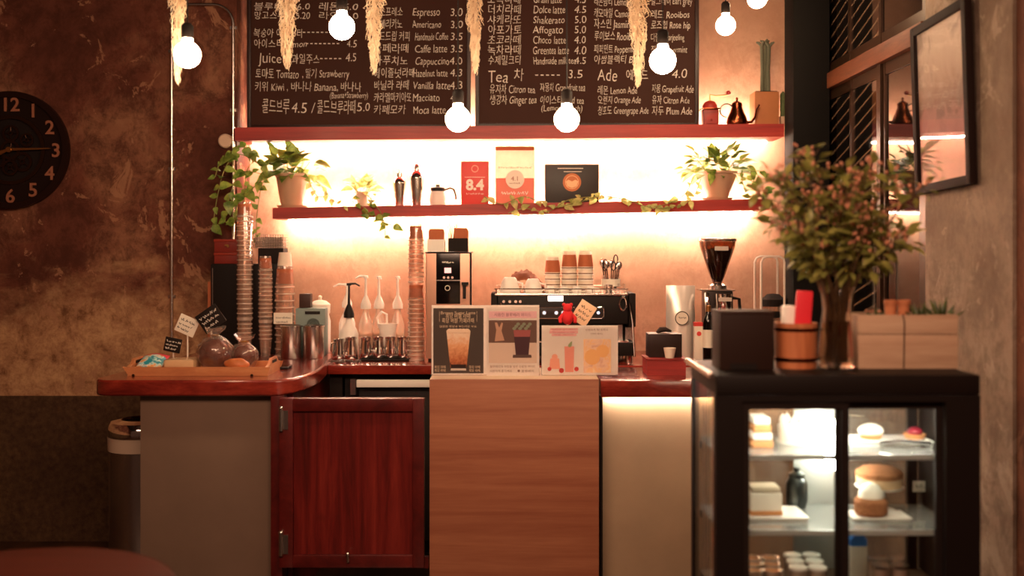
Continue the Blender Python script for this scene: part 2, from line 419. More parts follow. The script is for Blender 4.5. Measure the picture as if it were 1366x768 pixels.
# laminate cabinet, right counter
cb = thing('cabinet', 'wood-grain laminate counter cabinet standing in the middle', 'cabinet', (0.01, 4.4, 0))
MB().box(X(573, 4.15), X(799, 4.15), 4.15, 4.168, 0, Z(506, 4.15), .0015).build('front_panel', M_LAM, cb)
MB().box(X(573, 4.15)+.004, X(799, 4.15)-.004, 4.1685, 4.56, 0, Z(506, 4.15)-.012).build('carcass', mat('cabinet_edge', '#b79a80', .6), cb)
MB().box(X(573, 4.15), X(799, 4.15), 4.1685, 4.56, Z(506, 4.15)-.0115, Z(506, 4.15)).build('top', mat('cabinet_top', '#c9ac90', .35), cb)
CT = Z(506, 4.15)
rc = thing('counter', 'plastered right counter base lit by a strip, behind the cake display', 'counter', (.7, 4.5, 0))
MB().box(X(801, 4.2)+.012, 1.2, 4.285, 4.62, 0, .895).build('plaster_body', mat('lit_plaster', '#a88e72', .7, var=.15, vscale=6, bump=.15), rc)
MB().box(X(801, 4.2)+.02, 1.19, 4.262, 4.274, .8925, .8985).build('led_strip', glow('counter_led', LED_COLOR, 75), rc)['label'] = 'glowing light strip'
MB().box(X(801, 4.2), X(801, 4.2)+.009, 4.2, 4.62, 0, .898).build('side_trim', M_BLKM, rc)
o = MB().box(X(801, 4.2), 1.2, 4.195, 4.66, .90, TZ, .006).build('worktop', M_TOP, None, (.75, 4.42, .90))
tag(o, 'red wooden worktop on the right counter under the napkin box', 'worktop')
# back counter
bc = thing('counter', 'back counter below the wall shelves carrying the coffee machine', 'counter', (.3, 5.2, 0))
MB().box(-.86, 1.372, 4.93, 5.6, .0, .06).box(-.86, -.80, 4.95, 5.6, .06, .905).box(-.03, 1.372, 4.95, 5.6, .06, .905).build('base', M_BLKM, bc)
o = MB().box(-.861, 1.372, 4.90, 5.60, .908, .95, .004).build('worktop', M_TOP, None, (.25, 5.25, .908))
tag(o, 'long dark red worktop on the back counter along the wall', 'worktop')
fr = thing('undercounter_fridge', 'black undercounter fridge with pale handle bar behind the half door', 'fridge', (-.41, 5.2, .061))
MB().box(-.79, -.035, 4.965, 5.58, .063, .9).build('body', M_BLK, fr)
MB().box(-.72, -.04, 4.94, 4.963, .12, .83, .004).build('door', mat('fridge_door', '#2a2624', .3), fr)
MB().box(X(476, 4.9), -.06, 4.885, 4.905, Z(516, 4.9), Z(506, 4.9), .004).build('handle', M_WHITE, fr)['label'] = 'pale handle bar'
MB().box(X(468, 4.9), X(475, 4.9), 4.885, 4.963, Z(526, 4.9), Z(505, 4.9)).build('handle_bracket', M_STEEL, fr)

# ------------------------------------------------------------ cake display fridge, near right
FY0, FY1, FX0, FX1 = 2.90, 3.30, X(955, 2.9), X(1308, 2.9)
FT = Z(500, 2.9)
cf = thing('cake_display_fridge', 'black glass-fronted cake display fridge with lit shelves at the right', 'display fridge', ((FX0+FX1)/2, 3.1, 0))
fx = lambda p: X(p, 2.9)
m = MB()
m.box(FX0, FX1, FY0, FY1, FT-.055, FT, .006)
m.box(FX0, fx(990), FY0, FY0+.04, 0, FT-.056).box(fx(1262), FX1, FY0, FY0+.04, 0, FT-.056)
m.box(fx(990), fx(1262), FY0, FY0+.04, Z(536, 2.9), FT-.056)
m.box(FX0, FX0+.02, FY1-.03, FY1, 0, FT-.056).box(FX1-.02, FX1, FY1-.03, FY1, 0, FT-.056).box(FX1-.022, FX1, FY0+.041, FY1-.031, 0, FT-.056)
m.box(FX0+.021, FX1-.023, FY1-.03, FY1, Z(536, 2.9)+.01, FT-.056).box(FX0, FX1, FY0, FY1, 0, .42)
m.box(X(1209, 3.29), X(1221, 3.29), FY1-.025, FY1, .42, FT-.056)
m.build('body', M_BLK, cf)
MB().box(FX0-.014, FX0-.001, FY0+.02, FY1+.04, FT-.012, FT+.001).build('top_trim', M_STEEL, cf)['label'] = 'steel edge trim'
for a, b, yy in ((990, 1134, FY0+.006), (1117, 1262, FY0+.019)):
    d = MB()
    x0, x1 = fx(a), fx(b); z1 = Z(536, 2.9)-.002; z0 = .44; wd = .021
    d.box(x0+.001, x0+wd, yy, yy+.012, z0, z1).box(x1-wd, x1-.001, yy, yy+.012, z0, z1).box(x0+wd, x1-wd, yy, yy+.012, z1-.02, z1).box(x0+wd, x1-wd, yy, yy+.012, z0, z0+.02)
    fd = d.build('sliding_door', M_BLKM, cf)
    MB().box(x0+wd, x1-wd, yy+.004, yy+.007, z0+.02, z1-.02).build('pane', sheet_glass('fridge_glass', '#f4f6f4', .05, .02), fd)
MB().box(FX0+.004, FX0+.008, FY0+.041, FY1-.031, .42, FT-.056).build('side_glass', M_CLEAR, cf)
MB().box(FX0+.021, FX1-.023, FY1-.012, FY1-.008, .42, Z(536, 2.9)+.01).build('back_glass', sheet_glass('back_pane', '#e8ddd0', .1, .05, .12, '#d8cfc4'), cf)
SH1, SH2 = Z(606, 2.97), Z(706, 2.97)
M_SHG = sheet_glass('shelf_glass', '#eef2ee', .16, .05, .35, '#f0f2f0')
for zz in (SH1, SH2):
    s_ = MB().box(FX0+.021, FX1-.024, FY0+.06, FY1-.035, zz-.006, zz).build('rack_shelf', M_SHG, cf)
    MB().box(FX0+.021, FX1-.024, FY0+.053, FY0+.059, zz-.012, zz+.002).build('shelf_edge', mat('shelf_edge', '#cfd4d0', .3, .4), s_)
    for yy in (FY0+.09, FY1-.08): MB().box(FX0+.009, FX0+.0205, yy, yy+.02, zz-.03, zz-.007).build('bracket', M_STEEL, s_)
MB().box(FX0+.021, FX1-.024, FY0+.053, FY1-.035, .425, .50).build('floor_tray', mat('tray_brown', '#5a4436', .5), cf)
COOL = glow('cool_led', (1.0, .92, .78), 95)
MB().box(FX0+.05, FX1-.05, FY0+.05, FY0+.062, FT-.068, FT-.058).build('led_strip', COOL, cf)['label'] = 'white light strip'
MB().box(X(1058, 3.28), X(1120, 3.28), FY1-.028, FY1-.02, .5, FT-.06).build('back_panel', mat('grey_panel', '#a8aaa4', .35, .5), cf)['label'] = 'grey metal rear panel'
MB().tube([(X(1108, 3.2), 3.2, Z(625, 3.2)), (X(1108, 3.2), 3.2, Z(560, 3.2))], .018, 12).build('led_tube', glow('cool_tube', (1.0, .94, .82), 70), cf)['label'] = 'bright white light tube'

# ------------------------------------------------------------ chalkboards
M_BOARD = mat('chalkboard', '#3c1f15', .6, spec=.2, var=.25, vscale=4)
M_BFR = mat('board_frame', '#2a130d', .4)
BY = 5.44
bx = lambda p: X(p, BY)
bz = lambda p: Z(p, BY)
def board(label, px0, px1):
    x0, x1 = bx(px0), bx(px1); z0 = max(S1(x0), S1(x1)) + .002; z1 = z0 + .86
    r = thing('chalkboard', label, 'menu board', ((x0+x1)/2, BY, z0))
    fw = .02; b = MB()
    b.box(x0, x0+fw, BY-.012, BY+.015, z0, z1, .002).box(x1-fw, x1, BY-.012, BY+.015, z0, z1, .002)
    b.box(x0+fw, x1-fw, BY-.011, BY+.014, z0, z0+fw, .002).box(x0+fw, x1-fw, BY-.011, BY+.014, z1-fw, z1, .002)
    b.build('frame', M_BFR, r)
    MB().box(x0+fw, x1-fw, BY+.001, BY+.012, z0+fw, z1-fw).build('writing_surface', M_BOARD, r)
    return r
b1 = board('left menu chalkboard listing espresso, latte and juice prices', 330, 628)
b2 = board('right menu chalkboard listing tea and ade prices', 634, 932)
def chalk(par, rows):
    for px, py, s, body, wd in rows:
        MB().text(body, bx(px), bz(py), s*.00386*1.32, BY-.0005, wob=.09, thin=-.0011*s*.0386, shear=.08, width=(wd/F*BY if wd else None)).build('chalk_lettering', M_CHALKW, par)
def dash(par, px0, px1, py, n):
    m = MB()
    for i in range(n):
        a = px0 + (px1-px0)*i/n; m.flat(bx(a), bx(a+(px1-px0)/n*.55), bz(py)-.003, bz(py)+.002, BY-.0003)
    m.build('chalk_dashes', M_CHALKW, par)
chalk(b1, [(338, 13, 9, '블루베리 6.0', 74), (424, 13, 9, '레몬 5.0', 52), (338, 25, 9, '망고스무디 5.20', 74), (424, 25, 9, '라임 5.0', 52),
    (338, 49, 10, '복숭아 아이스티', 64), (338, 63, 10, '아이스티 Lemon', 70), (462, 63, 10, '4.5', 13),
    (346, 84, 15, 'Juice', 30), (389, 84, 11, '과일주스', 36), (460, 82, 12, '4.5', 15),
    (340, 104, 12, '토마토 Tomato', 58), (402, 103, 11, ', 딸기 Strawberry', 64), (339, 121, 11, '키위 Kiwi , 바나나 Banana, 바나나', 142), (440, 131, 9, '(Banana+Strawberry)', 50),
    (349, 150, 17, '콜드브루', 36), (388, 150, 15, '4.5 /', 32), (422, 150, 15, '콜드브루라떼', 52), (476, 148, 12, '5.0', 17)])
dash(b1, 398, 452, 43, 9); dash(b1, 408, 455, 58, 8); dash(b1, 427, 458, 78, 5)
kr = ['에스프레소', '아메리카노', '핸드드립 커피', '카페라떼', '카푸치노', '헤이즐넛라떼', '바닐라 라떼', '카라멜마키아또', '카페모카']
en = ['Espresso', 'Americano', 'Handmade Coffee', 'Caffe latte', 'Cappuccino', 'Hazelnut latte', 'Vanilla latte', 'Macciato', 'Moca latte']
pr = ['3.0', '3.0', '3.5', '3.5', '4.0', '4.3', '4.3', '4.3', '4.3']
kw = [38, 38, 48, 46, 44, 54, 46, 50, 42]; ew = [36, 38, 44, 42, 46, 46, 50, 36, 44]
chalk(b1, [(498, 21+16.3*i, 11, k, kw[i]) for i, k in enumerate(kr)])
chalk(b1, [(549+(4 if i in (2, 3, 4) else 1), 21+16.3*i, 11, k, ew[i]) for i, k in enumerate(en)])
chalk(b1, [(600, 21+16.3*i, 11, k, 16) for i, k in enumerate(pr)])
kr = ['오곡라떼', '더치라떼', '샤케라또', '아포가토', '초코라떼', '녹차라떼', '수제밀크티']; en = ['Grain latte', 'Dolce latte', 'Shakerato', 'Affogato', 'Choco latte', 'Greentea latte', 'Handmade milk tea']; pr = ['4.5', '4.5', '5.0', '5.0', '4.0', '4.0', '4.5']
chalk(b2, [(650, 4+13.6*i, 11, k, 44) for i, k in enumerate(kr)]); chalk(b2, [(711, 4+13.6*i, 11, k, [38, 42, 42, 40, 43, 47, 56][i]) for i, k in enumerate(en)]); chalk(b2, [(766, 4+13.6*i, 11, k, 15) for i, k in enumerate(pr)])
chalk(b2, [(650, 110, 17, 'Tea', 26), (685, 107, 15, '차', 13), (757, 104, 12, '3.5', 18), (653, 124, 11, '유자차 Citron tea', 60), (720, 121, 10, '자몽차 Grapefruit tea', 60),
    (653, 138, 11, '생강차 Ginger tea', 62), (720, 138, 10, '아이스티 Iced tea', 58), (722, 148, 9, '(Lemon, peach)', 54)])
dash(b2, 714, 750, 100, 5)
chalk(b2, [(792, 7, 10, '레몬밤티 Lemon', 46), (792, 23, 11, '캐모마일 Camomile', 56), (792, 37, 11, '자스민 Jasmine', 52), (792, 53, 11, '루이보스 Rooibos', 56), (792, 70, 10, '페퍼민트 Peppermint', 60), (792, 84, 10, '아쌈블랙티 Black', 66),
    (868, 6, 10, '얼그레이 Earl grey', 54), (868, 24, 10, '레드 Rooibos', 50), (868, 38, 10, '로즈힙 Rose hip', 52), (868, 54, 9, '다즐링 Darjeeling', 44), (868, 70, 9, '진저 Peppermint', 48),
    (797, 108, 17, 'Ade', 25), (835, 106, 12, '에이드', 28), (896, 104, 13, '4.0', 20),
    (797, 125, 10, '레몬 Lemon Ade', 52), (869, 123, 10, '자몽 Grapefruit Ade', 56), (797, 138, 10, '오렌지 Orange Ade', 57), (869, 138, 10, '유자 Citron Ade', 50), (797, 152, 10, '청포도 Greengrape Ade', 67), (869, 153, 11, '자두 Plum Ade', 54)])

# ------------------------------------------------------------ pendant bulbs, hanging moss
def pendant(px, py, D, r, label):
    x, z = X(px, D), Z(py, D)
    t_ = thing('pendant_bulb', label, 'lamp', (x, D, z))
    MB().lathe([(0, -r)] + [(r*math.sin(a), -r*math.cos(a)) for a in [math.pi*i/14 for i in range(1, 12)]] + [(r*.42, r*.93), (r*.38, r*1.25), (0, r*1.25)], (x, D, z), 28).build('bulb', BULB, t_)
    MB().lathe([(0, 0), (r*.42, 0), (r*.45, r*.12), (r*.45, r*.95), (r*.3, r*1.15), (r*.1, r*1.2), (0, r*1.2)], (x, D, z+r*1.24), 18).build('socket', M_BLKM, t_)
    MB().tube([(x, D, z+r*2.4), (x, D, 2.999)], .0028, 6).build('cord', M_BLK, t_)
for a in ((250, 73, 3.8, .0475, 'globe bulb pendant hanging beside the leftmost moss over the bare plaster wall'), (456, 36, 3.8, .0455, 'globe bulb pendant in front of the left chalkboard juice list'),
          (611, 159, 3.85, .0455, 'globe bulb pendant hanging low at the right end of the left chalkboard'), (756, 159, 3.85, .0455, 'globe bulb pendant hanging low in front of the tea list'),
          (884, 81, 3.85, .0475, 'globe bulb pendant in front of the ade list beside the moss'), (968, 34, 4.5, .042, 'globe bulb pendant over the copper kettle, against bare plaster'),
          (1010, -2, 4.7, .044, 'globe bulb pendant above the tall stems, nearest the black column')): pendant(*a)
M_MOSS = leafmat('dry_moss', '#e2c8a8', '#f6e6cc', .4)
def moss(px, py_end, D, wid, label, seed):
    g = random.Random(seed); x, ze = X(px, D), Z(py_end, D); zt = 2.86; L = zt - ze
    r = thing('hanging_air_plant', label, 'air plant', (x, D, zt))
    m = MB()
    for i in range(520):
        t0 = g.random()*.95; env = wid*min(1, (1-t0)*2.0+.10)*(.85+.3*noise.noise(Vector((t0*9, seed, 0)))); ang = g.uniform(0, 6.28); rr = env*.75*math.sqrt(g.random())
        p = Vector((x + rr*math.cos(ang) + .006*math.sin(t0*11+seed), D + rr*math.sin(ang), zt - L*t0)); q = Vector((math.cos(ang)*.5, math.sin(ang)*.5, g.uniform(-1.6, .2))).normalized()
        l = g.uniform(.05, .11); pts = [p.copy()]; zl = .05*g.random()**2 if i % 6 else -.01
        for j in range(7):
            q = (q + Vector((g.uniform(-.55, .55), g.uniform(-.55, .55), g.uniform(-.6, .25)))).normalized(); p = p + q*(l/7)
            dx, dy = p.x - x, p.y - D; rad = math.hypot(dx, dy); lim = env*g.uniform(.95, 1.75)
            if rad > lim: p.x, p.y = x + dx*lim/rad, D + dy*lim/rad
            if p.z < ze + zl: break
            pts.append(p.copy())
        if len(pts) > 2: m.tube(pts, [.0016]*(len(pts)-1) + [.0004], 3, False)
    for i in range(14): m.tube([(x + g.uniform(-.008, .008)*(1.3-j*.12), D + g.uniform(-.006, .006), zt - L*(.0 + .11*j) if j < 9 else ze) for j in range(10)], .0018, 3, False)
    m.build('moss_strands', M_MOSS, r)
    MB().tube([(x, D, zt-.05), (x, D, 2.999)], .002, 5).build('string', M_IRON, r)
moss(237, 112, 4.0, .026, 'dry moss hanging beside the bulb over the bare plaster wall', 1)
moss(383, 92, 4.2, .034, 'dry moss hanging in front of the juice list', 2)
moss(499, 98, 4.2, .033, 'dry moss hanging in front of the espresso list of the left chalkboard', 3)
moss(634, 98, 4.2, .028, 'dry moss hanging where the two chalkboards meet', 4)
moss(851, 116, 4.2, .033, 'dry moss hanging between the tea and ade lists of the right chalkboard', 5)

# ------------------------------------------------------------ left wall: clock, conduits
D = WL - .03; cx, cz = X(14, D), Z(200, D)
ck = thing('wall_clock', 'large round dark skeleton wall clock with pale numerals on plaster wall', 'clock', (cx, D, cz))
def ring(m, r0, r1, y, th, n=64):
    a = [(cx + r0*math.cos(2*math.pi*k/n), cz + r0*math.sin(2*math.pi*k/n)) for k in range(n)]; b = [(cx + r1*math.cos(2*math.pi*k/n), cz + r1*math.sin(2*math.pi*k/n)) for k in range(n)]
    vs = [(p[0], y, p[1]) for p in a] + [(p[0], y, p[1]) for p in b] + [(p[0], y+th, p[1]) for p in a] + [(p[0], y+th, p[1]) for p in b]
    fs = []
    for k in range(n):
        q = (k+1) % n; fs += [(k, q, n+q, n+k), (2*n+k, 3*n+k, 3*n+q, 2*n+q), (k, 2*n+k, 2*n+q, q), (n+k, n+q, 3*n+q, 3*n+k)]
    m._new(vs, fs); return m
ring(MB(), .268, .298, D-.012, .03).build('rim', mat('clock_rim', '#2a150e', .4, .5), ck)
ring(MB(), .176, .2685, D+.002, .01).build('dial', mat('clock_dial', '#1c0b06', .85, spec=.2), ck)
ring(MB(), .158, .1765, D-.006, .018).build('inner_ring', M_IRON, ck)
MB().disc(cx, cz, .159, D+.014, .004, 48).build('backing', M_BLKM, ck)
mg = MB(); g0 = cx, cz
for k, (gx, gz, gr) in enumerate(((0, .085, .042), (.06, -.06, .05), (-.07, -.05, .045), (0, 0, .05), (0, -.09, .04), (.085, .05, .035))):
    cx, cz = g0[0]+gx, g0[1]+gz; ring(mg, gr*.72, gr, D-.001-.0015*k, .006, 28); ring(mg, gr*.15, gr*.3, D-.001-.0015*k, .006, 16)
    for s in range(4): mg.tube([(cx + gr*.25*math.cos(s*1.57+k), D+.002-.0015*k, cz + gr*.25*math.sin(s*1.57+k)), (cx + gr*.75*math.cos(s*1.57+k), D+.002-.0015*k, cz + gr*.75*math.sin(s*1.57+k))], .003, 5)
cx, cz = g0
mg.build('gear_work', M_IRON, ck)
for h in range(1, 13):
    a = R(90 - 30*h); MB().text(str(h), cx + .232*math.cos(a), cz + .232*math.sin(a) - .035, .098, D-.003, thin=.0012, align='CENTER', th=.003).build('numeral', mat('numeral_paint', '#9a5f46', .6), ck)
MB().prism([(cx, cz-.006), (cx+.20, cz+.003), (cx+.215, cz+.006), (cx+.20, cz+.009), (cx, cz+.008)], D-.022, D-.019).build('minute_hand', M_BRASS, ck)
MB().prism([(cx, cz-.004), (cx-.05, cz-.03), (cx-.10, cz-.045), (cx-.13, cz-.045), (cx-.10, cz-.022), (cx, cz+.008)], D-.018, D-.015).build('hour_hand', M_BRASS, ck)
MB().cyl((cx, D+.002, cz), .014, .027, 16, TOFRONT).build('hub', M_BRASS, ck)
D = WL - .014
m = MB().tube([(X(229, D), D, 2.98), (X(229, D), D, 1.0)], .0085, 10)
for zz in (1.25, 1.9, 2.5): m.box(X(229, D)-.018, X(229, D)+.018, D+.004, D+.0135, zz-.008, zz+.008)
tag(m.build('conduit_pipe', M_STEEL, None, (X(229, D), D, 1.0)), 'straight steel conduit running down the bare plaster wall', 'pipe')
xc = X(311, D) ; ztop = Z(6, D)
pts = [(xc, D, .98), (xc, D, ztop-.12)] + [(xc - .10 + .10*math.cos(R(a)), D, ztop - .10 + .10*math.sin(R(a))) for a in range(0, 91, 15)] + [(X(245, D), D, ztop)]
m = MB().tube(pts, .0085, 10)
for zz in (2.62, 2.2, 1.7): m.box(xc-.018, xc+.018, D+.004, D+.0135, zz-.008, zz+.008)
cp = m.build('conduit_pipe', M_STEEL, None, (xc, D, .98)); tag(cp, 'steel conduit bending over at the top beside the left chalkboard', 'pipe')
MB().lathe([(0, 0), (.036, 0), (.036, .02), (.03, .026), (0, .026)], (X(301, D), D+.012, Z(188, D)), 24, TOFRONT).build('junction_box', mat('junction', '#d8b8a0', .5), cp)
# trash bin, table
bn = thing('trash_bin', 'round steel trash bin with rim lid beside the left counter', 'bin', (-1.66, 4.7, 0))
MB().lathe([(0, 0), (.136, 0), (.138, .60), (.136, .60), (.134, .02), (0, .02)], (-1.66, 4.7, 0), 36).build('body', M_STEEL, bn)
MB().lathe([(.141, .602), (.143, .66), (.13, .665), (.10, .665), (.098, .60), (.141, .602)], (-1.66, 4.7, 0), 36).build('liner_band', mat('bin_band', '#cdb49c', .5), bn)
MB().lathe([(.144, .667), (.147, .70), (.13, .725), (.085, .735), (.08, .725), (.12, .70), (.12, .667), (.144, .667)], (-1.66, 4.7, 0), 36).build('lid', M_CHROME, bn)
tb = thing('round_table', 'round reddish wooden table, only its far edge showing, in front', 'table', (-1.15, 2.35, 0))
MB().lathe([(0, .69), (.365, .69), (.38, .696), (.38, .716), (.374, .722), (0, .722)], (-1.15, 2.35, 0), 64).build('table_top', wood('table_wood', '#38140c', '#4a1c11', '#582417', (.6, 5, 1), .35, .2, 2.5), tb)
MB().tube([(-1.15, 2.35, .03), (-1.15, 2.35, .69)], .035, 16).build('pedestal', M_BLK, tb)
MB().lathe([(0, 0), (.22, 0), (.22, .01), (.05, .03), (0, .03)], (-1.15, 2.35, 0), 32).build('base', M_BLK, tb)
# picture on the right wall
pf = thing('framed_picture', 'tall dark-framed picture hanging on the bare concrete wall', 'picture', (WX-.012, 3.75, Z(130, 3.75)))
y0, y1 = 3.505, 3.985; z0, z1 = Z(255, 3.75)+.005, Z(18, 3.75)
tilt = rotY((WX-.004, 3.75, z0), -1.2) @ rotX((WX, 3.75, (z0+z1)/2), -1.6)
m = MB(tilt)
for a in ((y0, y0+.032, z0, z1), (y1-.032, y1, z0, z1), (y0+.032, y1-.032, z0, z0+.032), (y0+.032, y1-.032, z1-.032, z1)): m.box(WX-.034, WX-.008, a[0], a[1], a[2], a[3], .002)
m.build('frame', mat('picture_frame', '#1c0d09', .7, spec=.2), pf)
t = NT('faded_print'); v = t.coord(); n_ = t.noise(v, 6, 5, .6, 1.2); sp = t.new('ShaderNodeSeparateXYZ'); t.link(v, sp.inputs[0])
ad = t.new('ShaderNodeMath', operation='MULTIPLY_ADD'); t.link(n_, ad.inputs[0]); ad.inputs[1].default_value = .22; t.link(sp.outputs[2], ad.inputs[2])
mr = t.new('ShaderNodeMapRange'); mr.inputs[1].default_value = -.22; mr.inputs[2].default_value = .42; t.link(ad.outputs[0], mr.inputs[0])
c = t.ramp(mr.outputs[0], [(.2, '#7c4a4c'), (.42, '#a07068'), (.47, '#8a6458'), (.62, '#b59c8e'), (.8, '#cbb6a8')])
t.link(t.mix(t.ramp(n_, [(.5, 0.), (.66, .5)]), c, '#5a4038'), t.b.inputs['Base Color']); t.b.inputs['Roughness'].default_value = .6
MB(tilt).box(WX-.02, WX-.016, y0+.032, y1-.032, z0+.032, z1-.032).build('print', t.m, pf)
MB(tilt).box(WX-.026, WX-.024, y0+.032, y1-.032, z0+.032, z1-.032).build('glazing', sheet_glass('picture_glass', '#ffffff', .05, .03), pf)
# ------------------------------------------------------------ plants
M_LEAF = leafmat('pothos_leaf', '#4c6a24', '#8fa04a', .4)
M_LEAFL = leafmat('pale_pothos_leaf', '#8fa050', '#d6d08c', .5)
M_STEM = mat('plant_stem', '#7a7a3a', .6)
M_SOIL = mat('soil', '#2a1a10', .9)
def leafcloud(m, c, n, rx, ry, rz, L, g, down=.2, bias=(0, 0, 0)):
    for i in range(n):
        a = g.uniform(0, 6.283); e = g.uniform(-.25, 1.3); d = Vector((math.cos(a)*math.cos(e), math.sin(a)*math.cos(e), math.sin(e)))
        rr = g.uniform(.35, 1); p = Vector(c) + Vector((d.x*rx*rr, d.y*ry*rr, d.z*rz*rr))
        l = L*g.uniform(.6, 1.25); q = (d + Vector((g.uniform(-.5, .5), g.uniform(-.6, .2), g.uniform(-.5, .4)-down))+Vector(bias))
        m.leaf(p, q, l, l*g.uniform(.6, .8), (g.uniform(-.4, .4), -.6, 1), .3)
def vine(par, pts, g, L=.045, step=.045, name='vine', m1=None, dens=1.):
    pts = [Vector(p) for p in pts]; sm = []
    for i in range(len(pts)-1):
        a, b, c, d = pts[max(i-1, 0)], pts[i], pts[i+1], pts[min(i+2, len(pts)-1)]
        for k in range(6):
            t_ = k/6; sm.append(.5*((2*b) + (c-a)*t_ + (2*a-5*b+4*c-d)*t_*t_ + (3*b-a-3*c+d)*t_**3))
    sm.append(pts[-1]); m = MB(); m.tube(sm, .0022, 5); m.mi = 1; acc = 0
    for a, b in zip(sm, sm[1:]):
        acc += (b-a).length
        if acc > step/dens:
            acc = 0; l = L*g.uniform(.55, 1.2); d = Vector((g.uniform(-1, 1), g.uniform(-.8, .1), g.uniform(-.9, .5)))
            m.leaf(b, d, l, l*.72, (g.uniform(-.3, .3), -1, .5), .3)
            if g.random() < .35: m.leaf(b, -d, l*.7, l*.5, (0, -1, .5), .3)
    return m.build(name, [M_STEM, m1 or M_LEAF], par)
def pot_plant(label, px, pyrim, pybase, D, rim, base, seed, n, spread, L, potm, lm):
    g = random.Random(seed); x = X(px, D); zb = S2(x)+.001; zr = Z(pyrim, D)
    r = thing('potted_plant', label, 'plant', (x, D, zb)); h = zr - zb
    MB().lathe([(0, .014), (base, .014), (base*1.12, .03), (rim*.95, h*.75), (rim, h*.9), (rim*1.06, h*.92), (rim*1.06, h), (rim*.93, h), (rim*.9, h*.85), (0, h*.85)], (x, D, zb), 28).build('pot', potm, r)
    MB().lathe([(0, 0), (base*1.3, 0), (base*1.45, .013), (base*1.2, .0135), (0, .0135)], (x, D, zb), 28).build('saucer', potm, r)
    MB().lathe([(0, 0), (rim*.88, 0), (0, .006)], (x, D, zb+h*.855), 20).build('soil', M_SOIL, r)
    m = MB(); m.mi = 0
    leafcloud(m, (x, D-.01, zr), n, spread[0], min(spread[1], 5.58-D), spread[2], L, g)
    m.mi = 1
    for i in range(14):
        a = g.uniform(0, 6.283); m.tube([(x + rim*.4*math.cos(a), D + rim*.4*math.sin(a), zr-.02), (x + spread[0]*.6*math.cos(a), D + min(.1, spread[1])*.5*math.sin(a), zr + spread[2]*.5)], .002, 4)
    m.build('leaves', [lm, M_STEM], r); return r, x, zb, zr
M_POTW = mat('pale_pot', '#c09a80', .5); M_POTG = mat('white_pot', '#cfc0b0', .45)
pa, x, zb, zr = pot_plant('pothos in pale pot at the left end of the lower shelf', 390, 232, 272, 5.41, .082, .055, 3, 75, (.15, .10, .13), .085, M_POTW, M_LEAF)
g = random.Random(12)
for pts in ([(360, 228, 5.3), (340, 215, 5.26), (328, 235, 5.24), (326, 290, 5.24)], [(365, 230, 5.3), (350, 245, 5.25), (343, 285, 5.24), (342, 322, 5.24)], [(355, 225, 5.3), (318, 205, 5.25), (300, 225, 5.24), (290, 262, 5.24), (284, 300, 5.25)],
            [(350, 232, 5.3), (322, 230, 5.26), (306, 262, 5.24), (300, 296, 5.24)], [(345, 210, 5.3), (322, 196, 5.26), (296, 214, 5.24), (287, 236, 5.24)], [(362, 228, 5.3), (338, 250, 5.25), (318, 270, 5.24), (312, 300, 5.24)]):
    vine(pa, [(X(p, d), d, Z(q, d)) for p, q, d in pts], g, .062, .03)
for pts in ([(415, 235, 5.34), (430, 250, 5.3), (445, 268, 5.28), (462, 276, 5.27)], [(410, 238, 5.34), (424, 262, 5.28), (438, 258, 5.28)]):
    vine(pa, [(X(p, d), d, Z(q, d)) for p, q, d in pts], g, .045, .035, m1=M_LEAFL)
pb, x, zb, zr = pot_plant('small pale-leaved pothos trailing over the shelf edge beside the cocktail shakers', 484, 256, 272, 5.44, .04, .03, 5, 34, (.10, .07, .07), .06, M_POTG, M_LEAFL)
for pts in ([(478, 258, 5.36), (470, 268, 5.285), (490, 280, 5.27), (492, 300, 5.27)], [(490, 260, 5.36), (500, 272, 5.28), (512, 292, 5.27), (514, 318, 5.27)], [(495, 262, 5.36), (502, 290, 5.27), (528, 302, 5.27)]):
    vine(pb, [(X(p, d), d, Z(q, d)) for p, q, d in pts], g, .05, .05)
pc, x, zb, zr = pot_plant('pothos in wide pale pot at the right end of the lower shelf', 957, 229, 263, 5.41, .095, .055, 8, 90, (.20, .10, .12), .07, M_POTW, M_LEAF)
for pts in ([(925, 236, 5.33), (910, 262, 5.28), (870, 276, 5.275), (835, 266, 5.275), (800, 262, 5.275), (770, 270, 5.275), (735, 276, 5.275), (700, 262, 5.275), (670, 272, 5.275), (645, 262, 5.275)],
            [(800, 262, 5.28), (760, 266, 5.27), (730, 282, 5.265), (700, 278, 5.265), (678, 284, 5.265)], [(935, 238, 5.33), (920, 268, 5.27), (880, 278, 5.265), (850, 272, 5.265)],
            [(985, 234, 5.33), (1008, 244, 5.28), (1022, 258, 5.27), (1000, 262, 5.28)], [(980, 232, 5.33), (1015, 228, 5.28), (1035, 240, 5.27)], [(990, 236, 5.33), (996, 252, 5.28), (1030, 254, 5.27)]):
    vine(pc, [(X(p, d), d, Z(q, d)) for p, q, d in pts], g, .046, .036, 'trailing_vine', M_LEAFL if pts[0][0] < 940 else M_LEAF)

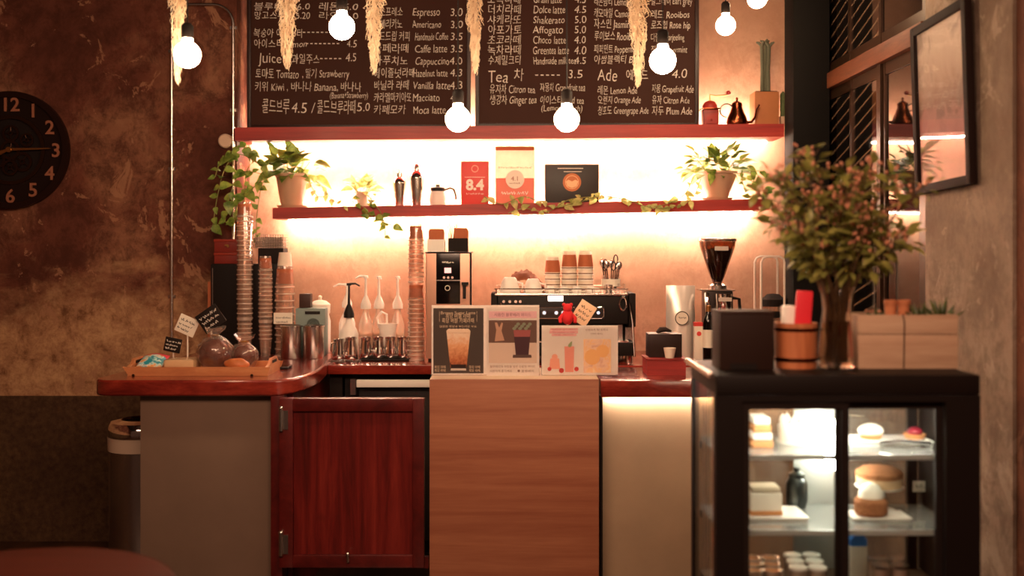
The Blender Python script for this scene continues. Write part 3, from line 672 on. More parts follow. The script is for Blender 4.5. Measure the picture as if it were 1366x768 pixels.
# ------------------------------------------------------------ things on the upper shelf
D = 5.42; x = X(947, D); z = S1(x)+.001
r = thing('coffee_mill', 'red wooden hand coffee mill with domed lid on upper shelf', 'coffee mill', (x, D, z))
MB().cbox((x, D, z+.042), (.078, .078, .084), .003).build('body', M_RED, r)
MB().cbox((x, D, z+.088), (.10, .095, .008), .002).build('top_plate', M_COPPER, r)
MB().lathe([(.04, .092), (.038, .11), (.025, .128), (.008, .134), (0, .134)], (x, D, z), 20).build('dome', M_RED, r)
c = MB().tube([(x, D, z+.13), (x, D, z+.165), (x+.03, D-.01, z+.158), (x+.088, D-.02, z+.162)], .004, 6).build('crank', M_BRASS, r)
MB().ball((x+.092, D-.02, z+.172), .012, seg=10, rings=8).build('knob', M_RED, c)
MB().cbox((x, D-.042, z+.03), (.05, .006, .035)).ball((x, D-.047, z+.03), .005, seg=8, rings=6).build('drawer', M_RED, r)
D = 5.36; x = X(983, D); z = S1(x)+.001
r = thing('gooseneck_kettle', 'copper gooseneck kettle on the upper shelf beside the wooden mill', 'kettle', (x, D, z))
MB().lathe([(0, 0), (.05, 0), (.054, .012), (.05, .035), (.036, .065), (.027, .09), (.026, .098), (0, .098)], (x, D, z), 28).build('body', M_COPPER, r)
MB().lathe([(.028, .099), (.026, .112), (.012, .122), (.004, .126), (.007, .134), (.004, .142), (0, .142)], (x, D, z), 20).build('lid', M_COPPER, r)
MB().tube([(x+.05, D, z+.015), (x+.075, D, z+.016), (x+.092, D, z+.04), (x+.10, D, z+.08), (x+.115, D, z+.105)], [.009, .007, .0055, .0045, .0045], 8).build('spout', M_COPPER, r)
MB().tube([(x-.027, D, z+.095)] + [(x-.052+.034*math.cos(R(a)), D, z+.075+.034*math.sin(R(a))) for a in range(50, 280, 20)], .0035, 6).build('handle', M_IRON, r)
D = 5.44; x = X(1020, D); z = S1(x)+.001
r = thing('planter', 'square clay planter with tall bare stems on the upper shelf', 'planter', (x, D, z))
MB().cbox((x, D+.01, z+.088), (.126, .12, .176), .004).build('pot', mat('clay', '#a8683f', .7, var=.1), r)
MB().cbox((x, D+.01, z+.178), (.11, .105, .003)).build('soil', M_SOIL, r)
m = MB()
for dx, dy, h in ((-.014, 0, .25), (.006, .01, .26), (.018, -.01, .245)):
    m.tube([(x+dx, D+dy, z+.17), (x+dx*.9, D+dy, z+.17+h*.5), (x+dx*1.1, D+dy, z+.17+h)], [.010, .009, .010], 7)
    for k in range(3):
        a = k*2.1 + dx*100; m.tube([(x+dx*1.1, D+dy, z+.165+h), (x+dx*1.1+.015*math.cos(a), D+dy+.015*math.sin(a), z+.185+h), (x+dx*1.1+.028*math.cos(a), D+dy+.025*math.sin(a), z+.19+h)], [.007, .008, .004], 6)
m.build('stems', mat('grey_stem', '#5a5a48', .7, var=.3), r)
x = X(1045, D)-.002; z = S1(x)+.001
r = thing('potted_cactus', 'small column cactus beside the square clay planter', 'plant', (x, D, z)); n = 10
MB().lathe([(0, 0), (.016, 0), (.02, .05), (.017, .052), (0, .045)], (x, D, z), 16).build('pot', M_POTW, r)
MB().lathe([(0, .046)] + [(.013+.003*(k % 2), .05+.012*k) for k in range(11)] + [(0, .185)], (x, D, z), 12).build('stem', mat('cactus', '#56603a', .7, var=.3, vscale=90, bump=.5), r)

# ------------------------------------------------------------ things on the lower shelf
D = 5.40
def shaker(px, pytop, rr, label):
    x = X(px, D); z = S2(x)+.001; h = Z(pytop, D) - z
    r = thing('cocktail_shaker', label, 'shaker', (x, D, z))
    MB().lathe([(0, 0), (rr*.68, 0), (rr*.7, .004), (rr*.98, h*.60), (rr, h*.64), (0, h*.64)], (x, D, z), 24).build('cup', M_STEEL, r)
    MB().lathe([(rr*1.02, h*.642), (rr*1.0, h*.68), (rr*.72, h*.78), (rr*.5, h*.81), (0, h*.81)], (x, D, z), 24).build('strainer', M_CHROME, r)
    MB().lathe([(rr*.46, h*.812), (rr*.46, h*.93), (rr*.3, h*.96), (rr*.12, h*.97), (rr*.12, h), (0, h)], (x, D, z), 20).build('cap', M_STEEL, r)
shaker(533, 227, .034, 'shorter of two steel cocktail shakers on the lower shelf')
shaker(556, 217, .037, 'taller of two steel cocktail shakers on the lower shelf')
x = X(584, D); z = S2(x)+.001
r = thing('coffee_server', 'small pale server with black lid and curved black handle beside the shakers', 'server', (x, D, z))
MB().lathe([(0, 0), (.042, 0), (.045, .02), (.04, .055), (.034, .072), (0, .072)], (x, D, z), 24).build('body', M_WHITE, r)
MB().lathe([(.037, .073), (.037, .09), (.01, .096), (.01, .106), (0, .106)], (x, D, z), 20).build('lid', M_BLK, r)
MB().tube([(x+.034, D-.01, z+.078), (x+.065, D-.012, z+.088), (x+.082, D-.012, z+.082), (x+.092, D-.012, z+.055), (x+.094, D-.012, z+.03)], .005, 8).build('handle', M_BLK, r)
# red 8.4 card
M_PRED = mat('red_print', '#d8403c', .45); M_INK = mat('ink', '#2a1f1a', .8); M_PW = mat('white_print', '#f4ece2', .6)
x0, x1 = X(615, D), X(652, D); z = S2(x0)+.002; z1 = Z(215, D)
r = thing('rating_plaque', 'red plaque reading 8.4 standing on the lower shelf', 'plaque', ((x0+x1)/2, D, z))
MB().box(x0, x1, D, D+.01, z, z1, .002).box(x0+.03, x1-.03, D+.0105, D+.05, z, z+.006).build('plate', M_PRED, r)
xc = (x0+x1)/2
MB().text('8.4', xc, Z(253, D), .075, D-.0006, align='CENTER', thin=.003).build('numeral', M_PW, r)
cx, cz = xc, Z(225, D); ring(MB(), .014, .019, D-.001, .0008, 28).build('emblem', mat('pale_red', '#e8a090', .5), r)
m = MB(); m.flat(xc-.052, xc+.052, Z(236, D), Z(236.5, D), D-.0003); m.scrawl(xc-.045, Z(259.5, D), .09, .010, D-.0005, .0007, None, 12); m.build('small_print', M_PW, r)
# coffee bag
x0, x1 = X(661, D), X(713, D); z = S2(x0)+.001; z1 = Z(195, D); xc = (x0+x1)/2
r = thing('coffee_bag', 'pale and red coffee bag with folded top between plaque and dark box', 'coffee bag', (xc, D+.03, z))
MB().prism([(D-.0, z), (D+.075, z), (D+.08, z+.04), (D+.05, z1-.03), (D+.043, z1), (D+.035, z1), (D+.027, z1-.03), (D-.005, z+.06)], x0, x1, 'X').build('bag', leafmat('bag_white', '#f2e6da', '#f8eee4', .4), r)
tl_ = rotX((0, D, z+.06), 0)
MB().prism([(D-.002, z+.001), (D-.0065, z+.06), (D+.006, z+.135), (D+.007, z+.135), (D-.004, z+.06), (D+.001, z+.001)], x0+.001, x1-.001, 'X').build('red_label', mat('bag_red', '#e87a66', .5), r)
MB().box(x0-.001, x1+.001, D+.026, D+.051, z1-.018, z1+.002).build('top_fold', M_KRAFT, r)['label'] = 'brown fold strip'
MB().disc(xc, z+.128, .048, D-.008).build('badge', mat('badge', '#f0e2d4', .5), r)
m = MB(); m.text('4.1', xc, z+.120, .034, D-.0095, align='CENTER'); m.scrawl(xc-.03, z+.104, .06, .009, D-.0095, .0007, None, 31); m.scrawl(xc-.085, z+.185, .17, .012, D+.007, .0008, None, 33); m.build('bag_print', mat('bag_ink', '#b07058', .6), r)
MB().scrawl(xc-.07, z+.05, .14, .02, D-.0085, .0016, None, 36).build('bag_print', M_PW, r)
# dark boxed card
x0, x1 = X(727, D), X(799, D); z = S2((x0+x1)/2)+.003; z1 = Z(219, D); xc = (x0+x1)/2
r = thing('gift_box', 'dark flat box with round orange badge standing on the lower shelf', 'box', (xc, D, z))
MB().box(x0, x1, D, D+.05, z, z1, .002).build('box', mat('dark_box', '#241c1a', .45, var=.3, vscale=9), r)
MB().disc(X(763, D), Z(243, D), .047, D-.0004, seg=32).build('badge', mat('orange_badge', '#c8703c', .5), r)
cx, cz = X(763, D), Z(243, D); m = ring(MB(), .032, .035, D-.0022, .0008, 32)
m.prism([(cx-.032, cz+.004), (cx-.018, cz+.013), (cx, cz+.004), (cx+.018, cz+.013), (cx+.032, cz+.004), (cx+.024, cz-.02), (cx, cz-.03), (cx-.024, cz-.02)], D-.0019, D-.0012)
m.build('badge_mark', mat('badge_line', '#f0c090', .5), r)
m = MB(); m.flat(X(744, D), X(778, D), Z(224, D), Z(225, D), D-.0003); m.flat(X(752, D), X(776, D), Z(228.5, D), Z(229.3, D), D-.0003); m.build('box_print', M_CREAM, r)

# ------------------------------------------------------------ cups
M_CUP = sheet_glass('clear_cup', '#fff4ec', .2, .07, .20, '#f4dccb')
M_CUPR = sheet_glass('cup_rim', '#fff4ec', .3, .1, .7, '#fbe8da')
M_PAPER = mat('paper_cup', '#ead9c6', .6); M_BAND = mat('cup_band', '#6a4430', .6)
def clear_cup(rr, rt, h, label, group, sleeve=False):
    r = thing('plastic_cup', label, 'cup', (0, 0, 0), group)
    MB().lathe([(0, h), (rt, h), (rt*1.02, h*.96), (rr, .006)], (0, 0, 0), 20).build('cup_wall', M_CUP, r)
    MB().lathe([(rr, .0065), (rr*1.07, .006), (rr*1.09, .003), (rr*1.07, 0), (rr*1.0, 0)], (0, 0, 0), 20).build('rim', M_CUPR, r)
    if sleeve: MB().lathe([(rr*.93, h*.18), (rt*1.06, h*.86), (rt*1.03, h*.86), (rr*.90, h*.18), (rr*.93, h*.18)], (0, 0, 0), 24).build('sleeve', M_KRAFT, r)
    return r
def cup_stack(x, D, z, n, pitch, rr, rt, h, label, toplabel, group):
    g = random.Random(int(x*1000)); a = clear_cup(rr, rt, h, label, group)
    for i in range(n-1):
        loc = (x + g.uniform(-.0012, .0012), D + g.uniform(-.001, .001), z + pitch*i)
        if i == 0: a.location = loc
        else: dup(a, loc)
    b = clear_cup(rr, rt, h, toplabel, group, True); b.location = (x, D, z + pitch*(n-1))
    return z + pitch*(n-1) + h
xs = X(326.5, 5.1)
def upright_stack(x, D, z, n, pitch, rr, rt, h, label, group):
    a = clear_cup(rr, rt, h, label, group)
    a.rotation_euler = (math.pi, 0, 0); a.location = (x, D, z+h)
    for i in range(1, n): dup(a, (x, D, z+h+pitch*i))
    return z + h + pitch*(n-1)
zt = upright_stack(xs, 5.1, TZ+.0005, 5, .021, .035, .027, .10, 'upright clear plastic cup at the foot of the tallest cup stack on the left counter', 'upright cups under the tallest stack')
cup_stack(xs, 5.1, zt+.001, 22, .0235, .037, .031, .072, 'upturned clear plastic cup within the tallest stack on the left counter', 'topmost kraft-sleeved cup of the tallest stack at the left', 'upturned cups of the tallest stack')
x2 = X(354, 5.12)
zt = upright_stack(x2, 5.12, TZ+.0005, 5, .02, .031, .024, .09, 'upright clear plastic cup at the foot of the middle cup stack on the left counter', 'upright cups under the middle stack')
cup_stack(x2, 5.12, zt+.001, 13, .0205, .033, .027, .072, 'upturned clear plastic cup within the middle stack on the left counter', 'topmost kraft-sleeved cup of the middle stack, left counter', 'upturned cups of the middle stack')
x3 = X(380, 5.14)
zt = cup_stack(x3, 5.14, TZ+.0005, 11, .0335, .047, .037, .105, 'wide clear plastic cup within the short stack behind the steel canisters', 'topmost kraft-sleeved wide cup of the short stack behind the canisters', 'cups of the short wide stack')
MB_ = MB().lathe([(.036, 0), (.028, .065), (0, .065)], (x3, 5.14, zt+.0015), 20).build('paper_cup', M_PAPER, None, (x3, 5.14, zt+.0015)); tag(MB_, 'white cup turned over on top of the short wide cup stack', 'cup')
x4 = X(555, 5.14)
zt = cup_stack(x4, 5.14, .9505, 14, .0225, .039, .032, .085, 'upturned clear plastic cup in the lower stack beside the hot water dispenser', 'kraft-sleeved cup crowning the lower stack beside the hot water dispenser', 'cups of the lower stack beside the dispenser')
cup_stack(x4, 5.14, zt+.001, 10, .0225, .037, .029, .085, 'upturned clear plastic cup in the upper stack beside the hot water dispenser', 'topmost kraft-sleeved cup of the tower beside the hot water dispenser', 'cups of the upper stack beside the dispenser')
# dark dispenser cabinet with boxes behind the cup stacks
D = 5.2
r = thing('black_cabinet', 'black boxy cabinet behind the cup stacks on the left counter', 'cabinet', (-1.33, 5.27, TZ))
x0, x1, zt = X(281, D), X(372, D), Z(352, D)
MB().box(x0, x1, D, 5.33, TZ+.001, zt, .004).build('body', M_BLK, r)
MB().box(x0+.008, x0+.012, D-.002, D-.0005, TZ+.05, zt-.02).build('edge_strip', M_STEEL, r)
MB().box(x0-.02, x0-.002, D+.02, D+.10, TZ+.001, Z(376, D)).build('side_board', M_KRAFT, r)
M_RBOX = mat('red_box', '#7e2418', .5)
for k, (a, b, lb) in enumerate(((336, 351, 'lower of two dark red boxes stacked on the black cabinet'), (317, 335.5, 'upper of two dark red boxes stacked on the black cabinet'))):
    za, zb = (zt+.001, zt+.001+.055) if k == 0 else (zt+.057, zt+.057+.066)
    q = thing('red_box', lb, 'box', (-1.42, D+.06, za))
    MB().box(X(285, D), X(325, D), D+.01, D+.12, za, zb-.014, .002).build('box', M_RBOX, q)
    MB().box(X(285, D)-.002, X(325, D)+.002, D+.008, D+.122, zb-.0135, zb, .002).build('lid', mat('red_lid', '#92301f', .45), q)
    if k == 1: MB().cyl((X(304, D), D+.0075, zb-.035), .006, .008, 10, TOFRONT).cbox((X(302, D), D+.0055, zb-.03), (.02, .003, .008)).build('clasp', M_BRASS, q)
xa, xb = X(338, D), X(377, D)
q = thing('wire_basket', 'grey mesh basket standing on the black cabinet', 'basket', ((xa+xb)/2, D+.06, zt+.001))
MB().box(xa+.02, xb-.0, D+.015, D+.12, zt+.001, Z(331, D)).build('riser', M_BLKM, q)
m = MB(); zb0 = Z(331, D)+.001; zb1 = Z(313, D)
for i in range(13): xx = xa+(xb-xa)*i/12; m.box(xx-.0012, xx+.0012, D+.006, D+.0084, zb0, zb1)
for i in range(6): zz = zb0+(zb1-zb0)*i/5; m.box(xa, xb, D+.005, D+.0075, zz-.0012, zz+.0012).box(xa-.001, xa+.0015, D+.006, D+.12, zz-.0012, zz+.0012).box(xb-.0015, xb+.001, D+.006, D+.12, zz-.0012, zz+.0012)
m.box(xa, xb, D+.006, D+.12, zb0-.0008, zb0+.001).build('mesh_walls', M_STEEL, q)
MB().box(xa+.004, xb-.004, D+.012, D+.115, zb0+.0015, zb1-.012, .004).build('contents', mat('basket_packets', '#8a7464', .7, var=.35, vscale=60), q)
# card holder, canisters, device, jug
xc = X(377.5, 5.075)
r = thing('card_stand', 'small cream card on a stand behind the steel canisters', 'sign', (xc, 5.06, TZ))
MB().box(X(365, 5.075), X(390, 5.075), 5.0745, 5.078, 1.131, Z(417, 5.075)).build('card', M_CREAM, r)
MB().box(xc-.004, xc+.004, 5.0785, 5.083, TZ+.004, 1.15).box(xc-.007, xc+.007, 5.074, 5.086, TZ+.001, TZ+.004).build('stand', M_STEEL, r)
m = MB()
for k in range(2): m.scrawl(X(368, 5.07), Z(425+6*k, 5.07), .06, .012, 5.074, .0009, None, k+40)
m.build('handwriting', M_INK, r)
def canister(px, label):
    x = X(px, 5.04); q = thing('steel_canister', label, 'canister', (x, 5.04, TZ))
    MB().lathe([(0, 0), (.047, 0), (.049, .003), (.049, .15), (.0485, .15), (.047, .012), (0, .012)], (x, 5.04, TZ+.0005), 32).build('body', M_STEEL, q)
    MB().lathe([(.0492, .151), (.053, .152), (.053, .157), (.046, .158), (.046, .151), (.0492, .151)], (x, 5.04, TZ), 32).build('rim', M_CHROME, q)
canister(388.5, 'steel canister standing beneath the cream card on the left counter'); canister(418, 'steel canister standing before the grey-blue device on the left counter')
x0, x1, D = X(394, 5.15), X(434, 5.15), 5.15
r = thing('receipt_printer', 'grey-blue device with round dial behind the steel canisters', 'device', ((x0+x1)/2, D+.06, TZ))
MB().box(x0, x1, D, D+.08, TZ+.001, Z(411, D), .006).build('body', mat('grey_blue', '#7c8c88', .5), r)
cx, cz = X(418, D), Z(433, D); ring(MB(), .022, .032, D-.006, .005, 28).disc(cx, cz, .02, D-.001, .004).build('dial', mat('dial_grey', '#4a5450', .5), r)
MB().flat(X(407, D), X(427, D), Z(419, D), Z(415, D), D-.0005, .002).build('slot', M_BLK, r)
MB().box(X(398, D), X(413, D), D+.02, D+.075, Z(411, D)+.001, Z(392, D), .003).build('black_unit', mat('brown_unit', '#3a211a', .5), r)
x = X(427, 5.29)
r = thing('white_jug', 'white plastic jar with knobbed lid behind the grey-blue device', 'jar', (x, 5.27, TZ))
MB().lathe([(0, 0), (.05, 0), (.053, .01), (.053, .16), (.045, .19), (.045, .2), (0, .2)], (x, 5.29, TZ+.001), 24).build('jar', M_WHITE, r)
MB().lathe([(.05, .201), (.052, .245), (.03, .262), (.008, .268), (.010, .285), (0, .29)], (x, 5.29, TZ), 24).build('lid', M_CREAM, r)
# pump bottles on back counter
def pump(px, D, br, bh, nh, top, nz, label, bm_, pm, liquid=None):
    x = X(px, D); z = .951; q = thing('pump_bottle', label, 'bottle', (x, D, z)); H = Z(top, D) - z
    MB().lathe([(0, 0), (br, 0), (br, bh), (br*.85, bh+.02), (.016, bh+nh), (.016, bh+nh+.02), (0, bh+nh+.02)], (x, D, z), 24).build('body', bm_, q)
    if liquid: MB().lathe([(0, .003), (br*.94, .003), (br*.94, bh*.72), (0, bh*.72)], (x, D, z), 20).build('syrup', liquid, q)
    p = MB().lathe([(0, 0), (.026, 0), (.026, .022), (.022, .034), (.012, .058), (.007, .068), (.0055, H-bh-nh-.036), (.012, H-bh-nh-.034), (.012, H-bh-nh-.022), (0, H-bh-nh-.021)], (x, D, z+bh+nh+.0205), 16).build('pump', pm, q)
    MB().tube([(x, D, z+H-.006), (x+nz*.6, D-.005, z+H-.004), (x+nz, D-.008, z+H-.016)], [.006, .005, .004], 8).build('nozzle', pm, p)
SYR = mat('amber_syrup', '#c07a44', .3)
pump(465.5, 5.22, .047, .12, .06, 377, .055, 'white sauce bottle with black pump', M_WHITE, M_BLK)
pump(463, 5.4, .042, .16, .06, 378, -.07, 'white pump bottle with long nozzle behind the black-pumped bottle', M_WHITE, M_WHITE)
M_BOT = sheet_glass('bottle_glass', '#fff6ee', .2, .06, .45, '#f8eadc')
pump(488, 5.28, .036, .16, .06, 367, -.05, 'amber syrup bottle with white pump nozzle pointing left beside the black-pumped bottle', M_BOT, M_WHITE, SYR)
pump(505.5, 5.31, .036, .16, .06, 368, .012, 'amber syrup bottle with white pump in the middle of the syrup row', M_BOT, M_WHITE, SYR)
pump(530.5, 5.31, .036, .16, .06, 368, .012, 'clear syrup bottle with white pump nearest the cup tower', M_BOT, M_WHITE, mat('pale_syrup', '#e0c4a0', .3))
# steel tray and pitchers
D = 5.12
MBt = MB().box(X(480, D), X(546, D), 5.07, 5.19, .951, .958, .003).build('bar_tray', M_BLKM, None, (X(512, D), D, .951)); tag(MBt, 'black bar tray under the row of small steel pitchers', 'tray')
def pitcher(label, px, z=.9585, rz=None, D=5.12, sc=1.):
    q = thing('milk_pitcher', label, 'pitcher', (0, 0, 0), None)
    MB().lathe([(0, 0), (.030*sc, 0), (.033*sc, .004), (.033*sc, .03*sc), (.025*sc, .085*sc), (.027*sc, .105*sc), (.026*sc, .105*sc), (.022*sc, .085*sc), (.030*sc, .03*sc), (0, .008)], (0, 0, 0), 24).build('body', M_CHROME, q)
    MB().tube([(.024*sc, 0, .09*sc), (.044*sc, 0, .085*sc), (.048*sc, 0, .05*sc), (.034*sc, 0, .025*sc)], .0035, 6).build('handle', M_CHROME, q)
    MB().prism([(-.026*sc, .006), (-.036*sc, 0), (-.026*sc, -.006)], .094*sc, .106*sc, 'Z').build('lip', M_CHROME, q)
    q.location = (X(px, D), D, z); q.rotation_euler = (0, 0, R(rz or 0)); return q
pitcher('small steel pitcher at the left end of the bar tray', 488, rz=-70); pitcher('steel pitcher second from the left on the bar tray', 504.5, rz=-110); pitcher('steel pitcher second from the right on the bar tray', 521, rz=-80); pitcher('steel pitcher at the right end of the bar tray', 537, rz=-60)
pitcher('larger steel pitcher left of the bar tray in front of the black-pumped bottle', 468, .951, -120, 5.13, 1.05); pitcher('steel pitcher beside the cables, left of all other pitchers', 452, .951, -140, 5.15, .95)
x = X(517, 5.225); q = thing('sugar_bowl', 'white bowl with ring handle behind the steel pitchers', 'bowl', (x, 5.225, .951))
MB().lathe([(0, 0), (.034, 0), (.038, .005), (.042, .14), (.048, .17), (.046, .17), (.04, .14), (0, .13)], (x, 5.225, .951), 24).build('bowl', M_WHITE, q)
MB().tube([(x-.043, 5.225, 1.10), (x-.052, 5.225, 1.15), (x-.03, 5.225, 1.18), (x-.004, 5.22, 1.168), (x-.002, 5.215, 1.122)], .006, 8).build('handle', M_WHITE, q)
g = random.Random(4); m = MB(); xx = X(458, 5.0)
m.tube([(xx - .075 + .15*k/40 + .01*math.sin(k*1.3), 5.0 + .03*math.sin(k*.55), .956 + .003*math.sin(k*.9)+.003) for k in range(41)], .0045, 6)
tag(m.build('power_cable', mat('cable_grey', '#5a4a40', .5), None, (xx, 5.0, .951)), 'loose cable lying on the back counter before the pitchers', 'cable')
m = MB(); m.box(X(366, 4.62), X(388, 4.62), 4.56, 4.66, TZ+.001, TZ+.012, .004); m.mi = 1; m.box(X(369, 4.6), X(385, 4.6), 4.575, 4.645, TZ+.0121, TZ+.0127)
tag(m.build('phone', [M_BLK, mat('phone_screen', '#050505', .08)], None, (X(377, 4.6), 4.6, TZ)), 'black phone lying flat on the left worktop beside the wooden tray', 'phone')

# ------------------------------------------------------------ hot water dispenser
D = 5.05; dx = lambda p: X(p, D)
r = thing('hot_water_dispenser', 'tall steel hot water dispenser with black control panel', 'dispenser', (dx(598), 5.2, .951)); zt = Z(336, D)
MB().box(dx(568), dx(627), D, 5.36, .965, zt-.006, .006).build('body', mat('warm_steel', '#d0a08a', .38, .55), r)
MB().box(dx(567), dx(628), D-.004, 5.365, zt-.0055, zt, .002).box(dx(626)+.0045, dx(629), D, D+.02, .965, zt-.006).build('top_cover', M_BLKM, r)
MB().box(dx(582), dx(614), D-.006, D-.0005, Z(405, D), Z(338, D), .002).build('control_panel', mat('panel_black', '#0e0a0a', .15), r)
MB().flat(dx(582), dx(614), Z(374.5, D), Z(373, D), D-.0065).build('panel_line', M_STEEL, r)
m = MB(); m.scrawl(dx(590), Z(351, D), .05, .013, D-.0066, .0017, None, 52); m.build('panel_lettering', M_PW, r)
m = MB()
for k in range(3): m.disc(dx(592.5+5.5*k), Z(370, D), .006, D-.0066, seg=10)
m.build('button_row', mat('button_pale', '#f0c8c0', .4), r)
MB().flat(dx(593), dx(602), Z(364, D), Z(357, D), D-.0066).build('display', glow('display_pink', (1., .45, .42), .9), r)
cx, cz = dx(597), Z(384, D); ring(MB(), .010, .013, D-.0075, .001, 20).build('dial_mark', M_CREAM, r)
MB().tube([(dx(620), D-.0005, Z(381, D)), (dx(620), D-.03, Z(381, D)), (dx(620), D-.034, Z(398, D))], .008, 8).box(dx(616), dx(625), D-.03, D-.001, Z(380, D)+.001, Z(377, D)+.003).build('tap', M_BLK, r)
for k in (0, 1):
    for yy in (D+.02, 5.33): MB().cyl((dx(574 if k == 0 else 621), yy, .9505), .012, .0145, 12).build('foot', M_BLKM, r)
z = zt+.001; D2 = 5.12
q = thing('card_box', 'white box holding brown cards atop the hot water dispenser', 'box', (X(581, D2), D2, z))
MB().box(X(570, D2), X(593, D2), D2, D2+.004, z, z+.06).box(X(570, D2), X(593, D2), D2+.07, D2+.074, z, z+.06).box(X(570, D2), X(570, D2)+.003, D2+.0041, D2+.0699, z, z+.06).box(X(593, D2)-.003, X(593, D2), D2+.0041, D2+.0699, z, z+.06).box(X(570, D2)+.0031, X(593, D2)-.0031, D2+.0041, D2+.0699, z, z+.003).build('box', M_WHITE, q)
MB().prism([(X(571, D2)+.002, z+.004), (X(592, D2)-.002, z+.004), (X(593, D2)-.004, z+.10), (X(590, D2), z+.112), (X(573, D2), z+.112), (X(571, D2)+.002, z+.10)], D2+.01, D2+.06).build('cards', M_KRAFT, q)
q = thing('stirrer_box', 'black box holding brown cards and stirrers atop the hot water dispenser', 'box', (X(611, D2), D2, z))
MB().box(X(598, D2), X(624, D2), D2, D2+.004, z, z+.066).box(X(598, D2), X(624, D2), D2+.07, D2+.074, z, z+.066).box(X(598, D2), X(598, D2)+.003, D2+.0041, D2+.0699, z, z+.066).box(X(624, D2)-.003, X(624, D2), D2+.0041, D2+.0699, z, z+.066).box(X(598, D2)+.0031, X(624, D2)-.0031, D2+.0041, D2+.0699, z, z+.003).build('box', M_BLKM, q)
MB().prism([(X(606, D2), z+.004), (X(623, D2)-.002, z+.004), (X(625, D2), z+.10), (X(622, D2), z+.116), (X(605, D2), z+.116)], D2+.01, D2+.05).build('cards', M_KRAFT, q)
for k in range(7):
    o = MB().tube([(X(600.5, D2)+.003*k*.7, D2+.015+.007*k, z+.005), (X(597+2.2*k, D2), D2+.012+.008*k, z+.13+.012*((k*5) % 4))], .002, 5).build('stirrer', M_BLKM if k % 3 else M_WHITE, None, (X(602, D2), D2+.03, z+.01))
    tag(o, 'slim stirrer standing in the black box atop the dispenser', 'stirrer', 'stirrers in the black box')

# ------------------------------------------------------------ espresso machine
D = 5.0; ex = lambda p: X(p, D); ez = lambda p: Z(p, D)
r = thing('espresso_machine', 'black two-group espresso machine with steel cup tray on top', 'espresso machine', (ex(750), 5.25, .951))
MTOP = ez(391)
MB().box(ex(655), ex(847), 5.22, 5.5, 1.05, MTOP-.012, .006).box(ex(664), ex(838), D, 5.219, ez(432), MTOP-.014, .006).build('body', M_BLK, r)
for a, b in ((655, 663), (839, 848)): MB().box(ex(a), ex(b), D-.004, 5.219, ez(436), MTOP, .005).build('side_cheek', M_BLKM, r)
MB().box(ex(660), ex(838), D-.008, 5.48, MTOP-.0115, MTOP-.002, .003).build('cup_tray', M_STEEL, r)
m = MB().tube([(ex(660), D+.01, MTOP+.02), (ex(838), D+.01, MTOP+.02), (ex(838), 5.47, MTOP+.02), (ex(660), 5.47, MTOP+.02)], .003, 6, closed=True)
for p in (662, 700, 740, 790, 836): m.tube([(ex(p), D+.01, MTOP-.001), (ex(p), D+.01, MTOP+.019)], .003, 6)
m.build('cup_rail', M_CHROME, r)
MB().box(ex(655), ex(847), D-.02, 5.5, .985, 1.049, .004).build('base', M_BLK, r)
MB().box(ex(664), ex(838), D-.018, 5.2, 1.0495, 1.056).build('drip_tray', M_STEEL, r)
MB().box(ex(826), ex(832), 5.05, 5.06, 1.057, ez(434)).build('side_column', M_STEEL, r); MB().box(ex(836), ex(846), 5.06, 5.2, 1.057, ez(438)).build('side_column', M_STEEL, r)
for p in (662, 840):
    for yy in (5.03, 5.45): MB().cyl((ex(p), yy, .9505), .02, .034, 14).build('foot', M_CHROME, r)
MB().box(ex(731), ex(751), D-.006, D-.0003, ez(401.5), ez(392.5), .004).build('name_plate', glow('bright_plate', (1., .94, .86), 1.6), r)  # plate given a weak white emission
M_BTN = glow('blue_button', (.55, .7, 1.), 1.1); M_KEY = mat('keypad', '#2b2422', .3)
for a, b in ((675, 769), (775, 806)):
    k = MB().box(ex(a), ex(b), D-.006, D-.0005, ez(425), ez(409), .003).build('keypad', M_KEY, r)
    ya, yb = ez(425), ez(409); MB().tube([(ex(a)+.004, D-.007, ya+.002), (ex(b)-.014, D-.007, ya+.002), (ex(b)-.002, D-.007, ya+.012), (ex(b)-.002, D-.007, yb-.012), (ex(b)-.014, D-.007, yb-.002), (ex(a)+.004, D-.007, yb-.002)], .0022, 6, closed=True).build('keypad_frame', M_CHROME, k)
    for p in ([682, 700, 716, 726, 742, 751, 760] if a < 700 else [782, 798]):
        cx, cz = ex(p), ez(417)
        bt = ring(MB(), .008, .0105, D-.0085, .002, 18).build('button_ring', M_CHROME, k)
        MB().disc(cx, cz, .0072, D-.0065, .0015, 14).build('button', M_BTN if p not in (682, 700) else M_WHITE, k)
for p in (706, 786):
    gh = MB().lathe([(.038, 0), (.04, .02), (.04, .05), (.03, .06), (0, .06)], (ex(p), 5.09, ez(433)-.062), 24).build('group_head', M_CHROME, r)
    MB().lathe([(0, 0), (.033, 0), (.035, .03), (0, .03)], (ex(p), 5.09, ez(433)-.094), 20).tube([(ex(p), 5.058, ez(433)-.08), (ex(p), 4.97, ez(433)-.085)], [.008, .013], 8).build('portafilter', M_CHROME, gh)
for p in (668, 840):
    MB().tube([(ex(p), D-.006, ez(404)), (ex(p)+(.012 if p > 700 else -.006), D-.02, ez(430)), (ex(p)+(.02 if p > 700 else -.01), D-.03, ez(475))], .005, 8).build('steam_wand', M_CHROME, r)
cx, cz = ex(831), ez(405); ov = MB().tube([(cx + .016*math.cos(R(a)), D-.012, cz + .030*math.sin(R(a))) for a in range(0, 360, 20)], .005, 8, closed=True)
ov.tube([(cx, D-.0005, cz+.03), (cx, D-.012, cz+.034)], .007, 8); ov.build('lever_handle', M_CHROME, r)
for p in (672, 680, 688, 694): MB().cyl((ex(p), D-.0005, ez(402)), .007, .012, 12, TOFRONT).build('knob', M_CHROME, r)
